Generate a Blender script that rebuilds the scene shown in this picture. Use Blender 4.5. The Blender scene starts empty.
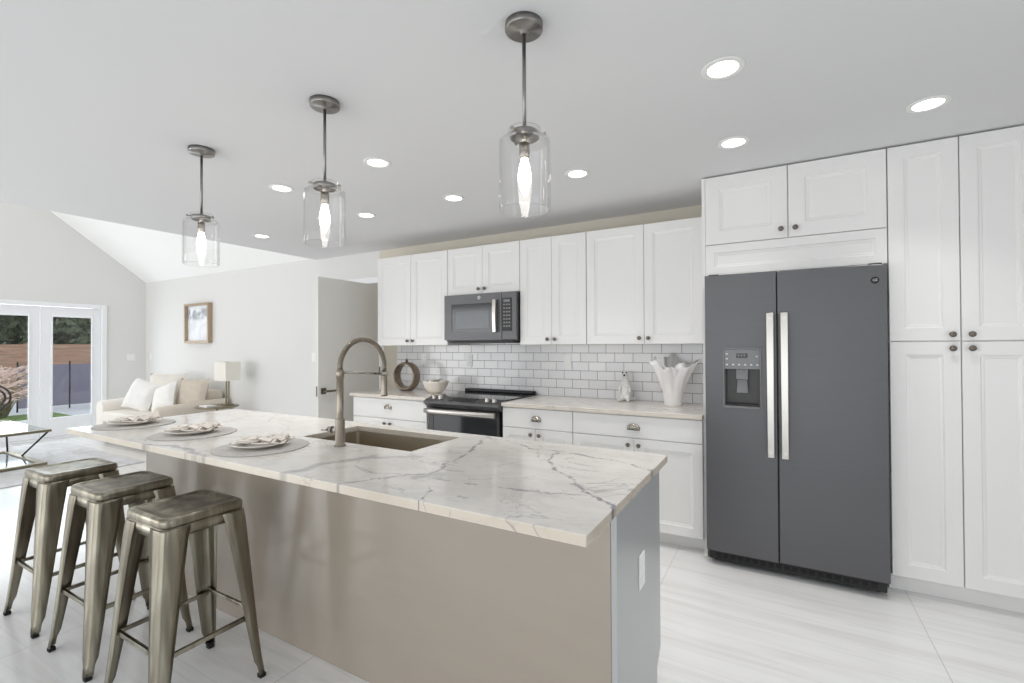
import bpy, bmesh, math, random
from mathutils import Vector, Matrix
random.seed(7)
PI = math.pi
C = bpy.context.scene.collection
S = bpy.context.scene

# ------------------------------------------------------------------ camera, world, lights, exposure
CAM_H = 1.369
F_PX = 469.63
cd = bpy.data.cameras.new('camera'); cam = bpy.data.objects.new('camera', cd); C.objects.link(cam)
cd.sensor_width = 36.0; cd.sensor_fit = 'HORIZONTAL'; cd.lens = 36.0 * F_PX / 1024.0
cd.clip_start = 0.02; cd.clip_end = 200
yaw, pitch, roll = 0.5164, 0.0097, -0.0045
Fv = Vector((-math.sin(yaw)*math.cos(pitch), math.cos(yaw)*math.cos(pitch), math.sin(pitch)))
R0 = Vector((math.cos(yaw), math.sin(yaw), 0)); U0 = R0.cross(Fv)
Rv = R0*math.cos(roll) + U0*math.sin(roll); Uv = -R0*math.sin(roll) + U0*math.cos(roll)
cam.matrix_world = Matrix(((Rv.x, Uv.x, -Fv.x, 0), (Rv.y, Uv.y, -Fv.y, 0), (Rv.z, Uv.z, -Fv.z, CAM_H), (0, 0, 0, 1)))
S.camera = cam

w = bpy.data.worlds.new('world'); S.world = w; w.use_nodes = True
bg = w.node_tree.nodes['Background']; bg.inputs[0].default_value = (0.82, 0.91, 1.0, 1); bg.inputs[1].default_value = 1.1
S.view_settings.view_transform = 'Standard'; S.view_settings.look = 'None'
S.view_settings.exposure = -0.14; S.view_settings.gamma = 1.0; S.view_settings.use_curve_mapping = False
S.cycles.max_bounces = 10; S.cycles.diffuse_bounces = 6; S.cycles.glossy_bounces = 5
S.cycles.transparent_max_bounces = 16; S.cycles.transmission_bounces = 8
S.cycles.sample_clamp_indirect = 6.0; S.cycles.caustics_reflective = False; S.cycles.caustics_refractive = False
S.cycles.use_denoising = True

def area(name, loc, rot, sx, sy, power, col=(1, 1, 1)):
    l = bpy.data.lights.new(name, 'AREA'); l.shape = 'RECTANGLE'; l.size = sx; l.size_y = sy; l.energy = power; l.color = col
    o = bpy.data.objects.new(name, l); C.objects.link(o); o.location = loc; o.rotation_euler = rot
    return o
# window light; the two area lamps behind the camera are added fill
area('fill_light_kitchen', (-1.6, -2.62, 1.08), (PI/2, 0, 0), 6.0, 2.1, 64, (1.0, 0.99, 0.97))
area('daylight_side_window', (2.78, 0.4, 1.45), (PI/2, 0, PI/2), 1.9, 1.3, 14, (0.93, 0.97, 1.0))
area('daylight_french_doors', (-9.62, 2.4, 1.05), (PI/2, 0, -PI/2), 1.7, 1.9, 40, (0.90, 0.95, 1.0))
area('fill_light_lounge', (-7.3, -2.62, 1.2), (PI/2, 0, 0), 3.2, 2.2, 98, (1.0, 0.99, 0.975))

# ------------------------------------------------------------------ helpers
def lin(c):
    r = []
    for x in c:
        x /= 255.0
        r.append(x/12.92 if x <= 0.04045 else ((x+0.055)/1.055)**2.4)
    return tuple(r) + (1.0,)

class NT:
    def __init__(s, m): s.t = m.node_tree; s.n = s.t.nodes; s.l = s.t.links
    def node(s, t, **k):
        n = s.n.new(t)
        for a, b in k.items():
            if hasattr(n, a): setattr(n, a, b)
        return n
    def link(s, a, b): s.l.new(a, b)
    def math(s, op, a, b=None, c=None, clamp=False):
        n = s.n.new('ShaderNodeMath'); n.operation = op; n.use_clamp = clamp
        for i, x in enumerate((a, b, c)):
            if x is None: continue
            if hasattr(x, 'links'): s.l.new(x, n.inputs[i])
            else: n.inputs[i].default_value = x
        return n.outputs[0]
    def vmath(s, op, a, b=None, out=0, scale=None):
        n = s.n.new('ShaderNodeVectorMath'); n.operation = op
        for i, x in enumerate((a, b)):
            if x is None: continue
            if hasattr(x, 'links'): s.l.new(x, n.inputs[i])
            else: n.inputs[i].default_value = x
        if scale is not None:
            if hasattr(scale, 'links'): s.l.new(scale, n.inputs['Scale'])
            else: n.inputs['Scale'].default_value = scale
        return n.outputs[out]
    def mix(s, f, a, b):
        n = s.n.new('ShaderNodeMix'); n.data_type = 'RGBA'
        for i, x in ((0, f), (6, a), (7, b)):
            if hasattr(x, 'links'): s.l.new(x, n.inputs[i])
            else: n.inputs[i].default_value = x
        return n.outputs[2]
    def ramp(s, f, stops):
        n = s.n.new('ShaderNodeValToRGB'); e = n.color_ramp.elements
        while len(e) < len(stops): e.new(0.5)
        for q, (p, c) in zip(e, stops): q.position = p; q.color = c
        s.l.new(f, n.inputs[0]); return n.outputs[0]
    def smooth(s, v, lo, hi, a=1.0, b=0.0):
        n = s.n.new('ShaderNodeMapRange'); n.interpolation_type = 'SMOOTHSTEP'
        s.l.new(v, n.inputs[0]); n.inputs[1].default_value = lo; n.inputs[2].default_value = hi
        n.inputs[3].default_value = a; n.inputs[4].default_value = b
        return n.outputs[0]
    def noise(s, co, scale, detail=2, rough=0.5, dist=0.0, out=0):
        n = s.n.new('ShaderNodeTexNoise'); s.l.new(co, n.inputs['Vector'])
        n.inputs['Scale'].default_value = scale; n.inputs['Detail'].default_value = detail
        n.inputs['Roughness'].default_value = rough; n.inputs['Distortion'].default_value = dist
        return n.outputs[out]
    def mapping(s, co, scale=(1, 1, 1), loc=(0, 0, 0), rot=(0, 0, 0)):
        n = s.n.new('ShaderNodeMapping'); s.l.new(co, n.inputs[0])
        n.inputs[1].default_value = loc; n.inputs[2].default_value = rot; n.inputs[3].default_value = scale
        return n.outputs[0]

M = {}
def mat(name, rgb, rough=0.5, metal=0.0, spec=0.5, var=0.0, vscale=(6, 6, 6), bump=0.0, bscale=80, rvar=0.0, coat=0.0):
    m = bpy.data.materials.new(name); m.use_nodes = True; t = NT(m); b = t.n['Principled BSDF']
    col = lin(rgb)
    b.inputs['Base Color'].default_value = col; b.inputs['Roughness'].default_value = rough
    b.inputs['Metallic'].default_value = metal; b.inputs['Specular IOR Level'].default_value = spec
    b.inputs['Coat Weight'].default_value = coat; b.inputs['Coat Roughness'].default_value = 0.1
    g = t.node('ShaderNodeNewGeometry')
    co = t.node('ShaderNodeTexCoord').outputs['Object']
    if var or rvar:
        f = t.noise(t.mapping(co, vscale), 1.0, 4, 0.55)
        f = t.smooth(f, 0.3, 0.7, 0.0, 1.0)
        if var:
            a = tuple(max(0, x*(1-var)) for x in col[:3]) + (1,); c = tuple(min(1, x*(1+var)) for x in col[:3]) + (1,)
            t.link(t.mix(f, a, c), b.inputs['Base Color'])
        if rvar:
            t.link(t.math('MULTIPLY_ADD', f, rvar*2, rough - rvar), b.inputs['Roughness'])
    if bump:
        n = t.node('ShaderNodeBump'); n.inputs['Strength'].default_value = bump; n.inputs['Distance'].default_value = 0.004
        t.link(t.noise(co, bscale, 3), n.inputs['Height']); t.link(n.outputs[0], b.inputs['Normal'])
    M[name] = m
    return m

def emit(name, rgb, strength):
    m = bpy.data.materials.new(name); m.use_nodes = True; b = m.node_tree.nodes['Principled BSDF']
    b.inputs['Base Color'].default_value = (0.8, 0.8, 0.8, 1)
    b.inputs['Emission Color'].default_value = lin(rgb); b.inputs['Emission Strength'].default_value = strength
    M[name] = m

def thin_glass(name, tint=(1, 1, 1, 1), ior=1.45, k=1.0, rough=0.0):
    m = bpy.data.materials.new(name); m.use_nodes = True; t = NT(m)
    t.n.remove(t.n['Principled BSDF'])
    tr = t.node('ShaderNodeBsdfTransparent'); tr.inputs[0].default_value = tint
    gl = t.node('ShaderNodeBsdfGlossy'); gl.inputs['Roughness'].default_value = rough
    lw = t.node('ShaderNodeLayerWeight'); lw.inputs[0].default_value = 0.5
    f = t.math('MULTIPLY_ADD', t.math('POWER', lw.outputs[1], ior), 0.75*k, 0.035*k, clamp=True)
    mx = t.node('ShaderNodeMixShader'); t.link(f, mx.inputs[0])
    t.link(tr.outputs[0], mx.inputs[1]); t.link(gl.outputs[0], mx.inputs[2])
    t.link(mx.outputs[0], t.n['Material Output'].inputs[0])
    M[name] = m

def thing(name, label, cat, loc=(0, 0, 0), group=None, kind=None):
    o = bpy.data.objects.new(name, None); C.objects.link(o); o.location = loc; o.empty_display_size = 0.1
    o['label'] = label; o['category'] = cat
    if group: o['group'] = group
    if kind: o['kind'] = kind
    return o
def tag(o, label=None, cat=None, group=None, kind=None):
    if label: o['label'] = label
    if cat: o['category'] = cat
    if group: o['group'] = group
    if kind: o['kind'] = kind
    return o
def worldloc(o):
    v = Vector((0, 0, 0))
    while o: v += o.location; o = o.parent
    return v
def kids(o): return [c for c in C.objects if c.parent == o]
def dup(o, loc=None, rz=None, label=None, parent=None):
    c = o.copy(); C.objects.link(c)
    if parent: c.parent = parent
    if loc is not None: c.location = loc
    if rz is not None: c.rotation_euler.z = rz
    if label: c['label'] = label
    for k in list(o.children): dup(k, parent=c)
    return c

class MB:
    """collects shapes, then links them as one mesh object"""
    def __init__(s): s.b = bmesh.new()
    def face(s, vs, smooth=False):
        try:
            f = s.b.faces.new(vs); f.smooth = smooth; return f
        except ValueError: return None
    def box(s, x0, x1, y0, y1, z0, z1):
        v = [s.b.verts.new(p) for p in ((x0,y0,z0),(x1,y0,z0),(x1,y1,z0),(x0,y1,z0),(x0,y0,z1),(x1,y0,z1),(x1,y1,z1),(x0,y1,z1))]
        for q in ((0,3,2,1),(4,5,6,7),(0,1,5,4),(1,2,6,5),(2,3,7,6),(3,0,4,7)): s.face([v[i] for i in q])
        return s
    def rings(s, rings, cap0=True, cap1=True, smooth=True, closed=True):
        rv = [[s.b.verts.new(p) for p in r] for r in rings]; n = len(rv[0])
        for a, c in zip(rv, rv[1:]):
            for i in range(n if closed else n-1):
                j = (i+1) % n; s.face((a[i], a[j], c[j], c[i]), smooth)
        if cap0: s.face(list(reversed(rv[0])))
        if cap1: s.face(rv[-1])
        return s
    def cyl(s, p0, p1, r0, r1=None, n=20, caps=True):
        p0 = Vector(p0); p1 = Vector(p1); r1 = r0 if r1 is None else r1
        return s.tube([p0, p1], [r0, r1], n, caps)
    def tube(s, pts, r, n=12, caps=True, flat=1.0):
        pts = [Vector(p) for p in pts]; rs = r if isinstance(r, (list, tuple)) else [r]*len(pts)
        d = (pts[1]-pts[0]).normalized(); up = Vector((0, 0, 1)) if abs(d.z) < 0.9 else Vector((1, 0, 0))
        x = d.cross(up).normalized(); R = []
        for i, p in enumerate(pts):
            if i == 0: t = pts[1]-pts[0]
            elif i == len(pts)-1: t = pts[-1]-pts[-2]
            else: t = (pts[i+1]-pts[i]).normalized() + (pts[i]-pts[i-1]).normalized()
            t.normalize(); x = (x - t*x.dot(t)).normalized(); y = t.cross(x)
            R.append([p + (x*math.cos(a) + y*math.sin(a)*flat)*rs[i] for a in (2*PI*k/n for k in range(n))])
        return s.rings(R, caps, caps)
    def lathe(s, prof, cx=0, cy=0, n=32, cap0=True, cap1=True, fn=None):
        R = []
        for r, z in prof:
            R.append([((cx + (fn(a, r, z)[0] if fn else r)*math.cos(a)), cy + (fn(a, r, z)[0] if fn else r)*math.sin(a), (fn(a, r, z)[1] if fn else z)) for a in (2*PI*k/n for k in range(n))])
        return s.rings(R, cap0, cap1)
    def prism(s, poly, axis, a0, a1):
        """2-D outline extruded along an axis: 0 = X (poly in y,z), 1 = Y (x,z), 2 = Z (x,y)"""
        def P(u, v, a): return ((a, u, v), (u, a, v), (u, v, a))[axis]
        A = [s.b.verts.new(P(u, v, a0)) for u, v in poly]; B = [s.b.verts.new(P(u, v, a1)) for u, v in poly]
        n = len(poly)
        for i in range(n): s.face((A[i], A[(i+1) % n], B[(i+1) % n], B[i]))
        s.face(list(reversed(A))); s.face(B)
        return s
    def xform(s, m):
        bmesh.ops.transform(s.b, matrix=m, verts=s.b.verts); return s
    def build(s, name, m, parent=None, bevel=0.0, seg=2, smooth=False, sub=0):
        off = worldloc(parent) if parent else Vector((0, 0, 0))
        bmesh.ops.recalc_face_normals(s.b, faces=s.b.faces)
        if off.length: bmesh.ops.translate(s.b, verts=s.b.verts, vec=-off)
        me = bpy.data.meshes.new(name)
        if smooth:
            for f in s.b.faces: f.smooth = True
        s.b.to_mesh(me); s.b.free()
        me.materials.append(M[m] if isinstance(m, str) else m)
        o = bpy.data.objects.new(name, me); C.objects.link(o)
        if parent: o.parent = parent
        if bevel:
            q = o.modifiers.new('bevel', 'BEVEL'); q.width = bevel; q.segments = seg; q.limit_method = 'ANGLE'; q.angle_limit = math.radians(40)
        if sub:
            q = o.modifiers.new('sub', 'SUBSURF'); q.levels = sub; q.render_levels = sub
        return o

# ------------------------------------------------------------------ materials
mat('wall_paint', (226, 225, 223), 0.7, bump=0.02, bscale=200)
mat('wall_beige', (216, 209, 195), 0.7, bump=0.02, bscale=200)
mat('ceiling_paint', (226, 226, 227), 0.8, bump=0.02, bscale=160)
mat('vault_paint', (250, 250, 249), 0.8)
mat('trim_white', (242, 243, 245), 0.4)
mat('door_paint', (226, 224, 219), 0.45)
mat('cab_white', (234, 233, 231), 0.34)
mat('cab_inside', (120, 118, 114), 0.6)
mat('toe_white', (222, 220, 216), 0.5)
mat('taupe', (161, 151, 138), 0.20, spec=0.8, coat=0.5, var=0.02, vscale=(2, 2, 8))
mat('taupe_lit', (176, 178, 178), 0.28)  # same laminate as the front panel, with cool light put into the colour
mat('nickel', (176, 170, 162), 0.28, 1.0, rvar=0.05)
mat('brushed_steel', (148, 145, 142), 0.30, 1.0, var=0.05, vscale=(40, 40, 4))
mat('satin_nickel', (150, 141, 129), 0.26, 1.0, var=0.05, vscale=(40, 40, 4))
mat('pewter', (120, 112, 104), 0.35, 0.9)
mat('steel_sink', (196, 187, 170), 0.34, 0.9)
mat('slate', (99, 99, 101), 0.42, 0.7, var=0.02, vscale=(3, 3, 120))
mat('slate_dark', (76, 75, 75), 0.40, 0.6)
mat('handle_steel', (200, 196, 190), 0.30, 1.0)
mat('black_plastic', (22, 22, 23), 0.4)
mat('black_glass', (14, 15, 16), 0.06)
mat('oven_glass', (38, 40, 43), 0.08)
mat('micro_glass', (70, 76, 80), 0.12, var=0.08)
mat('mid_grey_plastic', (120, 121, 122), 0.4)
mat('light_print', (200, 202, 204), 0.5)
mat('rubber', (24, 24, 24), 0.8)
mat('white_plastic', (240, 240, 238), 0.4)
mat('plate_white', (238, 233, 226), 0.2)
mat('mat_grey', (198, 194, 190), 0.85, var=0.06, vscale=(90, 90, 90), bump=0.3, bscale=260)
mat('vase_white', (244, 243, 242), 0.35, bump=0.1, bscale=60)
mat('figurine_white', (228, 228, 226), 0.15, var=0.1, vscale=(50, 50, 50))
mat('bronze', (140, 126, 112), 0.36, 0.7, var=0.15, vscale=(30, 30, 30))
mat('bowl_cream', (238, 232, 222), 0.5, var=0.03, vscale=(30, 30, 30))
mat('sofa_fabric', (220, 210, 197), 0.9, bump=0.3, bscale=400)
mat('sofa_white', (238, 232, 224), 0.9, bump=0.3, bscale=400)
mat('pillow_white', (240, 238, 235), 0.9, var=0.03, vscale=(12, 12, 12), bump=0.2, bscale=300)
mat('pillow_cream', (230, 225, 217), 0.9, var=0.03, vscale=(12, 12, 12), bump=0.2, bscale=300)
mat('pillow_beige', (206, 195, 181), 0.9, var=0.04, vscale=(14, 14, 14), bump=0.2, bscale=300)
mat('brass_wood', (176, 156, 132), 0.4, 0.3, var=0.05, vscale=(3, 60, 60))
mat('champagne', (136, 127, 106), 0.32, 0.9, var=0.05)
mat('mirror_shelf', (205, 212, 220), 0.08, 0.6)
mat('dark_metal', (44, 42, 42), 0.45, 0.6)
mat('shade_fabric', (238, 234, 224), 0.8)
mat('fence_dark', (136, 130, 146), 0.7)
mat('deck', (236, 234, 236), 0.7, var=0.05, vscale=(2, 2, 2))
mat('lawn', (122, 148, 82), 0.9, var=0.25, vscale=(9, 9, 9))
mat('bark', (92, 74, 60), 0.9, var=0.2)
mat('leaf_dark', (118, 128, 100), 0.7, var=0.4, vscale=(5, 5, 5))
mat('leaf_green', (154, 180, 140), 0.7, var=0.4, vscale=(5, 5, 5))
mat('plume_pink', (238, 208, 194), 0.9, var=0.15, vscale=(8, 8, 8))
mat('blade_green', (176, 158, 128), 0.9, var=0.15, vscale=(8, 8, 8))
emit('can_glow', (255, 252, 246), 9.0)
emit('bulb_glow', (255, 248, 238), 22.0)
emit('fridge_display', (60, 74, 80), 0.5)
thin_glass('pane_glass', (0.97, 0.985, 0.98, 1), 5.0, 0.8)
thin_glass('jar_glass', (0.995, 0.995, 0.995, 1), 3.6, 1.0, 0.03)
thin_glass('table_glass', (0.86, 0.92, 0.90, 1), 4.0, 1.2)

def gunmetal():
    m = mat('gunmetal', (150, 145, 132), 0.30, 1.0)
    t = NT(m); b = t.n['Principled BSDF']; co = t.node('ShaderNodeTexCoord').outputs['Object']
    a = t.noise(t.mapping(co, (16, 16, 1.4)), 1.0, 3, 0.5, 0.2)
    c = t.ramp(a, [(0.25, lin((104, 98, 86))), (0.5, lin((144, 138, 124))), (0.62, lin((174, 170, 154))), (0.8, lin((142, 146, 128)))])
    t.link(c, b.inputs['Base Color'])
    t.link(t.math('MULTIPLY_ADD', t.noise(co, 6, 2), 0.12, 0.24), b.inputs['Roughness'])
gunmetal()

def floor_mat():
    m = mat('floor_tile', (226, 225, 223), 0.16)
    t = NT(m); b = t.n['Principled BSDF']; co = t.node('ShaderNodeNewGeometry').outputs['Position']
    st = t.mapping(co, (0.55, 7.0, 1.0), rot=(0, 0, 0.03))
    v1 = t.noise(st, 1.6, 5, 0.6, 0.6)
    v2 = t.noise(t.mapping(co, (0.35, 11.0, 1.0), loc=(3, 1, 0), rot=(0, 0, 0.02)), 1.3, 3, 0.5, 0.4)
    line = t.smooth(t.math('ABSOLUTE', t.math('SUBTRACT', v2, 0.5)), 0.0, 0.035, 1.0, 0.0)
    base = t.ramp(v1, [(0.3, lin((226, 225, 224))), (0.55, lin((236, 236, 236))), (0.75, lin((240, 240, 240)))])
    base = t.mix(t.math('MULTIPLY', line, 0.16), base, lin((196, 193, 190)))
    sep = t.node('ShaderNodeSeparateXYZ'); t.link(co, sep.inputs[0])
    gx = t.math('ABSOLUTE', t.math('SUBTRACT', t.math('FRACT', t.math('DIVIDE', t.math('SUBTRACT', sep.outputs[0], 0.6-12.0-0.6), 1.2)), 0.5))
    gy = t.math('ABSOLUTE', t.math('SUBTRACT', t.math('FRACT', t.math('DIVIDE', t.math('SUBTRACT', sep.outputs[1], 1.08-6.0-0.3), 0.6)), 0.5))
    g = t.math('MAXIMUM', t.smooth(gx, 0.0011, 0.0024), t.math('MULTIPLY', t.smooth(gy, 0.002, 0.0045), 0.55))
    t.link(t.mix(t.math('MULTIPLY', g, 0.75), base, lin((168, 166, 163))), b.inputs['Base Color'])
    t.link(t.math('MULTIPLY_ADD', g, 0.4, 0.17), b.inputs['Roughness'])
floor_mat()

def seg_veins(t, co, lines):
    """darkness of a set of traced stone veins: (points, width, strength) in the slab's plane"""
    total = None
    for pts, wd, k in lines:
        best = None
        for a, b in zip(pts, pts[1:]):
            A = Vector((a[0], a[1], 0)); B = Vector((b[0], b[1], 0)); D = B-A
            pa = t.vmath('SUBTRACT', co, A)
            h = t.math('MULTIPLY', t.vmath('DOT_PRODUCT', pa, D, 1), 1.0/D.length_squared, clamp=True)
            d = t.vmath('DISTANCE', pa, t.vmath('SCALE', D, scale=h), 1)
            best = d if best is None else t.math('MINIMUM', best, d)
        f = t.math('MULTIPLY', t.smooth(best, wd*0.25, wd), k)
        total = f if total is None else t.math('MAXIMUM', total, f)
    return total

def marble(name, base, lines=None, mottled=1.0, loc=(0, 0, 0), warm=0.6):
    m = mat(name, base, 0.12)
    t = NT(m); b = t.n['Principled BSDF']
    pos = t.node('ShaderNodeNewGeometry').outputs['Position']
    sep = t.node('ShaderNodeSeparateXYZ'); t.link(pos, sep.inputs[0])
    cmb = t.node('ShaderNodeCombineXYZ'); t.link(sep.outputs[0], cmb.inputs[0]); t.link(sep.outputs[1], cmb.inputs[1])
    p2 = cmb.outputs[0]
    wob = t.vmath('SCALE', t.vmath('SUBTRACT', t.noise(p2, 8, 6, 0.74, out=1), (0.5, 0.5, 0.5)), scale=0.10)
    co = t.vmath('ADD', p2, wob)
    cl = t.noise(t.mapping(pos, (2.2, 4.0, 4.0), loc=loc, rot=(0, 0, 0.5)), 1.4, 6, 0.62, 0.8)
    bc = lin(base)
    lo = lin(tuple(c-16 for c in base)); hi = lin(tuple(min(255, c+6) for c in base))
    col = t.ramp(cl, [(0.30, lo), (0.50, bc), (0.7, hi)])
    # thin wandering veins
    n1 = t.noise(t.mapping(pos, (1.5, 2.6, 2.6), loc=loc, rot=(0, 0, 0.6)), 1.7, 4, 0.55, 1.2)
    l1 = t.smooth(t.math('ABSOLUTE', t.math('SUBTRACT', n1, 0.5)), 0.0, 0.012)
    msk = t.smooth(t.noise(t.mapping(pos, (1, 1, 1), loc=loc), 2.3, 2), 0.45, 0.62, 0.0, 1.0)
    f1 = t.math('MULTIPLY', t.math('MULTIPLY', l1, msk), 0.55*mottled)
    n2 = t.noise(t.mapping(pos, (3.5, 7, 7), loc=loc, rot=(0, 0, 0.45)), 2.6, 6, 0.7, 1.6)
    f2 = t.math('MULTIPLY', t.math('MULTIPLY', t.smooth(n2, 0.60, 0.72, 0.0, 1.0), msk), 0.35*mottled)
    f = t.math('MAXIMUM', f1, f2)
    if lines:
        sv = seg_veins(t, co, lines)
        brk = t.math('MULTIPLY_ADD', t.noise(p2, 18, 4, 0.7), 1.6, 0.1, clamp=True)
        f = t.math('MAXIMUM', f, t.math('MULTIPLY', sv, brk))
    # cloudy grey drifts and fine speckled threads
    c2 = t.noise(t.mapping(pos, (3.0, 5.0, 5.0), loc=loc, rot=(0, 0, 0.7)), 2.6, 8, 0.7, 1.0)
    col = t.mix(t.math('MULTIPLY', t.smooth(c2, 0.50, 0.68, 0.0, 1.0), 0.34*mottled), col, lin((176, 174, 174)))
    # upright faces of the slab are mixed towards a warmer beige
    nz = t.node('ShaderNodeSeparateXYZ'); t.link(t.node('ShaderNodeNewGeometry').outputs['True Normal'], nz.inputs[0])
    edge = t.smooth(t.math('ABSOLUTE', nz.outputs[2]), 0.2, 0.6)
    col = t.mix(t.math('MULTIPLY', edge, warm), col, lin((196, 180, 156)))
    t.link(t.mix(f, col, lin((98, 98, 108))), b.inputs['Base Color'])
VA = [(-1.282,1.981),(-1.122,1.957),(-0.961,1.85),(-0.832,1.876),(-0.723,1.851),(-0.578,1.816),(-0.40,1.738)]
VB = [(-0.816,1.841),(-0.798,1.696),(-0.732,1.597),(-0.616,1.486),(-0.506,1.357),(-0.417,1.306),(-0.39,1.25)]
VC = [(-1.274,1.06),(-1.217,1.157),(-1.15,1.277),(-1.083,1.314),(-1.131,1.479),(-1.168,1.694),(-1.264,1.935)]
VD = [(-1.067,1.294),(-0.952,1.266),(-0.814,1.292),(-0.714,1.318),(-0.621,1.324),(-0.506,1.357)]
VE = [(-1.067,1.294),(-0.971,1.168),(-0.913,1.05)]
VF = [(-1.57,1.06),(-1.53,1.13),(-1.565,1.208),(-1.508,1.31),(-1.462,1.411)]
VG = [(-0.93,1.325),(-0.773,1.427),(-0.709,1.547)]
VH = [(-2.62,1.05),(-2.45,1.12),(-2.25,1.10),(-2.08,1.08)]
VI = [(-3.0,2.03),(-2.75,1.78),(-2.45,1.72),(-2.2,1.48),(-1.85,1.33)]
VJ = [(-1.15,1.277),(-1.28,1.22),(-1.42,1.28),(-1.50,1.40)]
VK = [(-1.10,1.26),(-1.06,1.33),(-1.02,1.29)]
VL = [(-1.48,1.36),(-1.40,1.44),(-1.30,1.50)]
VM = [(-0.62,1.20),(-0.70,1.28),(-0.66,1.36)]
VN = [(-0.95,1.94),(-0.86,1.72),(-0.93,1.52)]
marble('island_stone', (230, 226, 220), [(VA, .011, .75), (VB, .012, .8), (VC, .012, .7), (VD, .010, .65), (VE, .007, .85), (VF, .035, .5), (VJ, .010, .4), (VK, .03, .4), (VL, .03, .4), (VM, .006, .4), (VN, .007, .4), (VG, .007, .4), (VH, .022, .5), (VI, .009, .35)], 0.8)
marble('counter_stone', (228, 222, 216), None, 1.0, (5, 2, 0), 0.3)

def tile_mat():
    m = mat('subway_tile', (236, 236, 236), 0.15)
    t = NT(m); b = t.n['Principled BSDF']; pos = t.node('ShaderNodeNewGeometry').outputs['Position']
    sep = t.node('ShaderNodeSeparateXYZ'); t.link(pos, sep.inputs[0])
    cmb = t.node('ShaderNodeCombineXYZ'); t.link(t.math('ADD', sep.outputs[0], 10.0), cmb.inputs[0]); t.link(t.math('SUBTRACT', sep.outputs[2], 0.9125), cmb.inputs[1])
    br = t.node('ShaderNodeTexBrick'); t.link(cmb.outputs[0], br.inputs[0])
    br.offset = 0.5; br.inputs['Scale'].default_value = 1.0; br.inputs['Mortar Size'].default_value = 0.0022
    br.inputs['Mortar Smooth'].default_value = 0.2; br.inputs['Brick Width'].default_value = 0.1555; br.inputs['Row Height'].default_value = 0.0785
    br.inputs['Color1'].default_value = lin((240, 240, 240)); br.inputs['Color2'].default_value = lin((232, 232, 234)); br.inputs['Mortar'].default_value = lin((128, 126, 124))
    t.link(br.outputs[0], b.inputs['Base Color'])
    bp = t.node('ShaderNodeBump'); bp.inputs['Strength'].default_value = 0.35; bp.inputs['Distance'].default_value = 0.003; bp.invert = True
    t.link(br.outputs[1], bp.inputs['Height']); t.link(bp.outputs[0], b.inputs['Normal'])
    t.link(t.math('MULTIPLY_ADD', br.outputs[1], 0.6, 0.15), b.inputs['Roughness'])
tile_mat()

def stripe_mat():
    m = mat('napkin_cloth', (236, 228, 218), 0.9)
    t = NT(m); b = t.n['Principled BSDF']; co = t.node('ShaderNodeTexCoord').outputs['Object']
    sep = t.node('ShaderNodeSeparateXYZ'); t.link(t.mapping(co, rot=(0, 0, 0.7)), sep.inputs[0])
    fr = t.math('ABSOLUTE', t.math('SUBTRACT', t.math('FRACT', t.math('MULTIPLY', sep.outputs[0], 15.0)), 0.5))
    t.link(t.mix(t.smooth(fr, 0.03, 0.07), lin((238, 231, 222)), lin((140, 122, 110))), b.inputs['Base Color'])
stripe_mat()
def rug_mat():
    m = mat('rug_pile', (200, 199, 201), 0.95)
    t = NT(m); b = t.n['Principled BSDF']; co = t.node('ShaderNodeNewGeometry').outputs['Position']
    a = t.noise(t.mapping(co, (1.2, 2.2, 1)), 2.2, 6, 0.7, 1.0)
    t.link(t.ramp(a, [(0.35, lin((200, 198, 198))), (0.5, lin((214, 213, 215))), (0.65, lin((226, 226, 230)))]), b.inputs['Base Color'])
rug_mat()
def wood_fence_mat():
    m = mat('fence_wood', (170, 128, 104), 0.8)
    t = NT(m); b = t.n['Principled BSDF']; co = t.node('ShaderNodeNewGeometry').outputs['Position']
    a = t.noise(t.mapping(co, (1, 0.7, 9)), 2.0, 4, 0.6)
    t.link(t.ramp(a, [(0.3, lin((160, 122, 102))), (0.7, lin((208, 166, 140)))]), b.inputs['Base Color'])
wood_fence_mat()
def art_mat():
    m = mat('art_paper', (240, 242, 246), 0.6)
    t = NT(m); b = t.n['Principled BSDF']; co = t.node('ShaderNodeTexCoord').outputs['Object']
    a = t.noise(t.mapping(co, (6, 6, 5)), 1.0, 4, 0.6, 0.5)
    sep = t.node('ShaderNodeSeparateXYZ'); t.link(co, sep.inputs[0])
    band = t.math('MULTIPLY', t.smooth(sep.outputs[2], 0.34, 0.40, 0.0, 1.0), t.smooth(sep.outputs[2], 0.50, 0.56, 1.0, 0.0))
    f = t.math('MULTIPLY', t.smooth(a, 0.42, 0.6, 0.0, 1.0), t.math('MULTIPLY_ADD', band, 0.7, 0.18))
    t.link(t.mix(f, lin((243, 245, 249)), lin((150, 156, 164))), b.inputs['Base Color'])
art_mat()

# ------------------------------------------------------------------ the room
XL, XR, YB, YF = -9.48, 2.9, 3.92, -2.7
CZ = 2.465
EX = -5.05
def struct(name, mb, m, parent=None, **k):
    o = mb.build(name, m, parent, **k)
    if parent is None: o['kind'] = 'structure'
    return o
struct('floor', MB().box(XL-0.12, XR+0.1, YF-0.1, 5.6, -0.1, 0), 'floor_tile')
struct('ceiling', MB().box(EX, XR+0.1, YF-0.1, YB+0.12, CZ, CZ+0.25), 'ceiling_paint')
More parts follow.
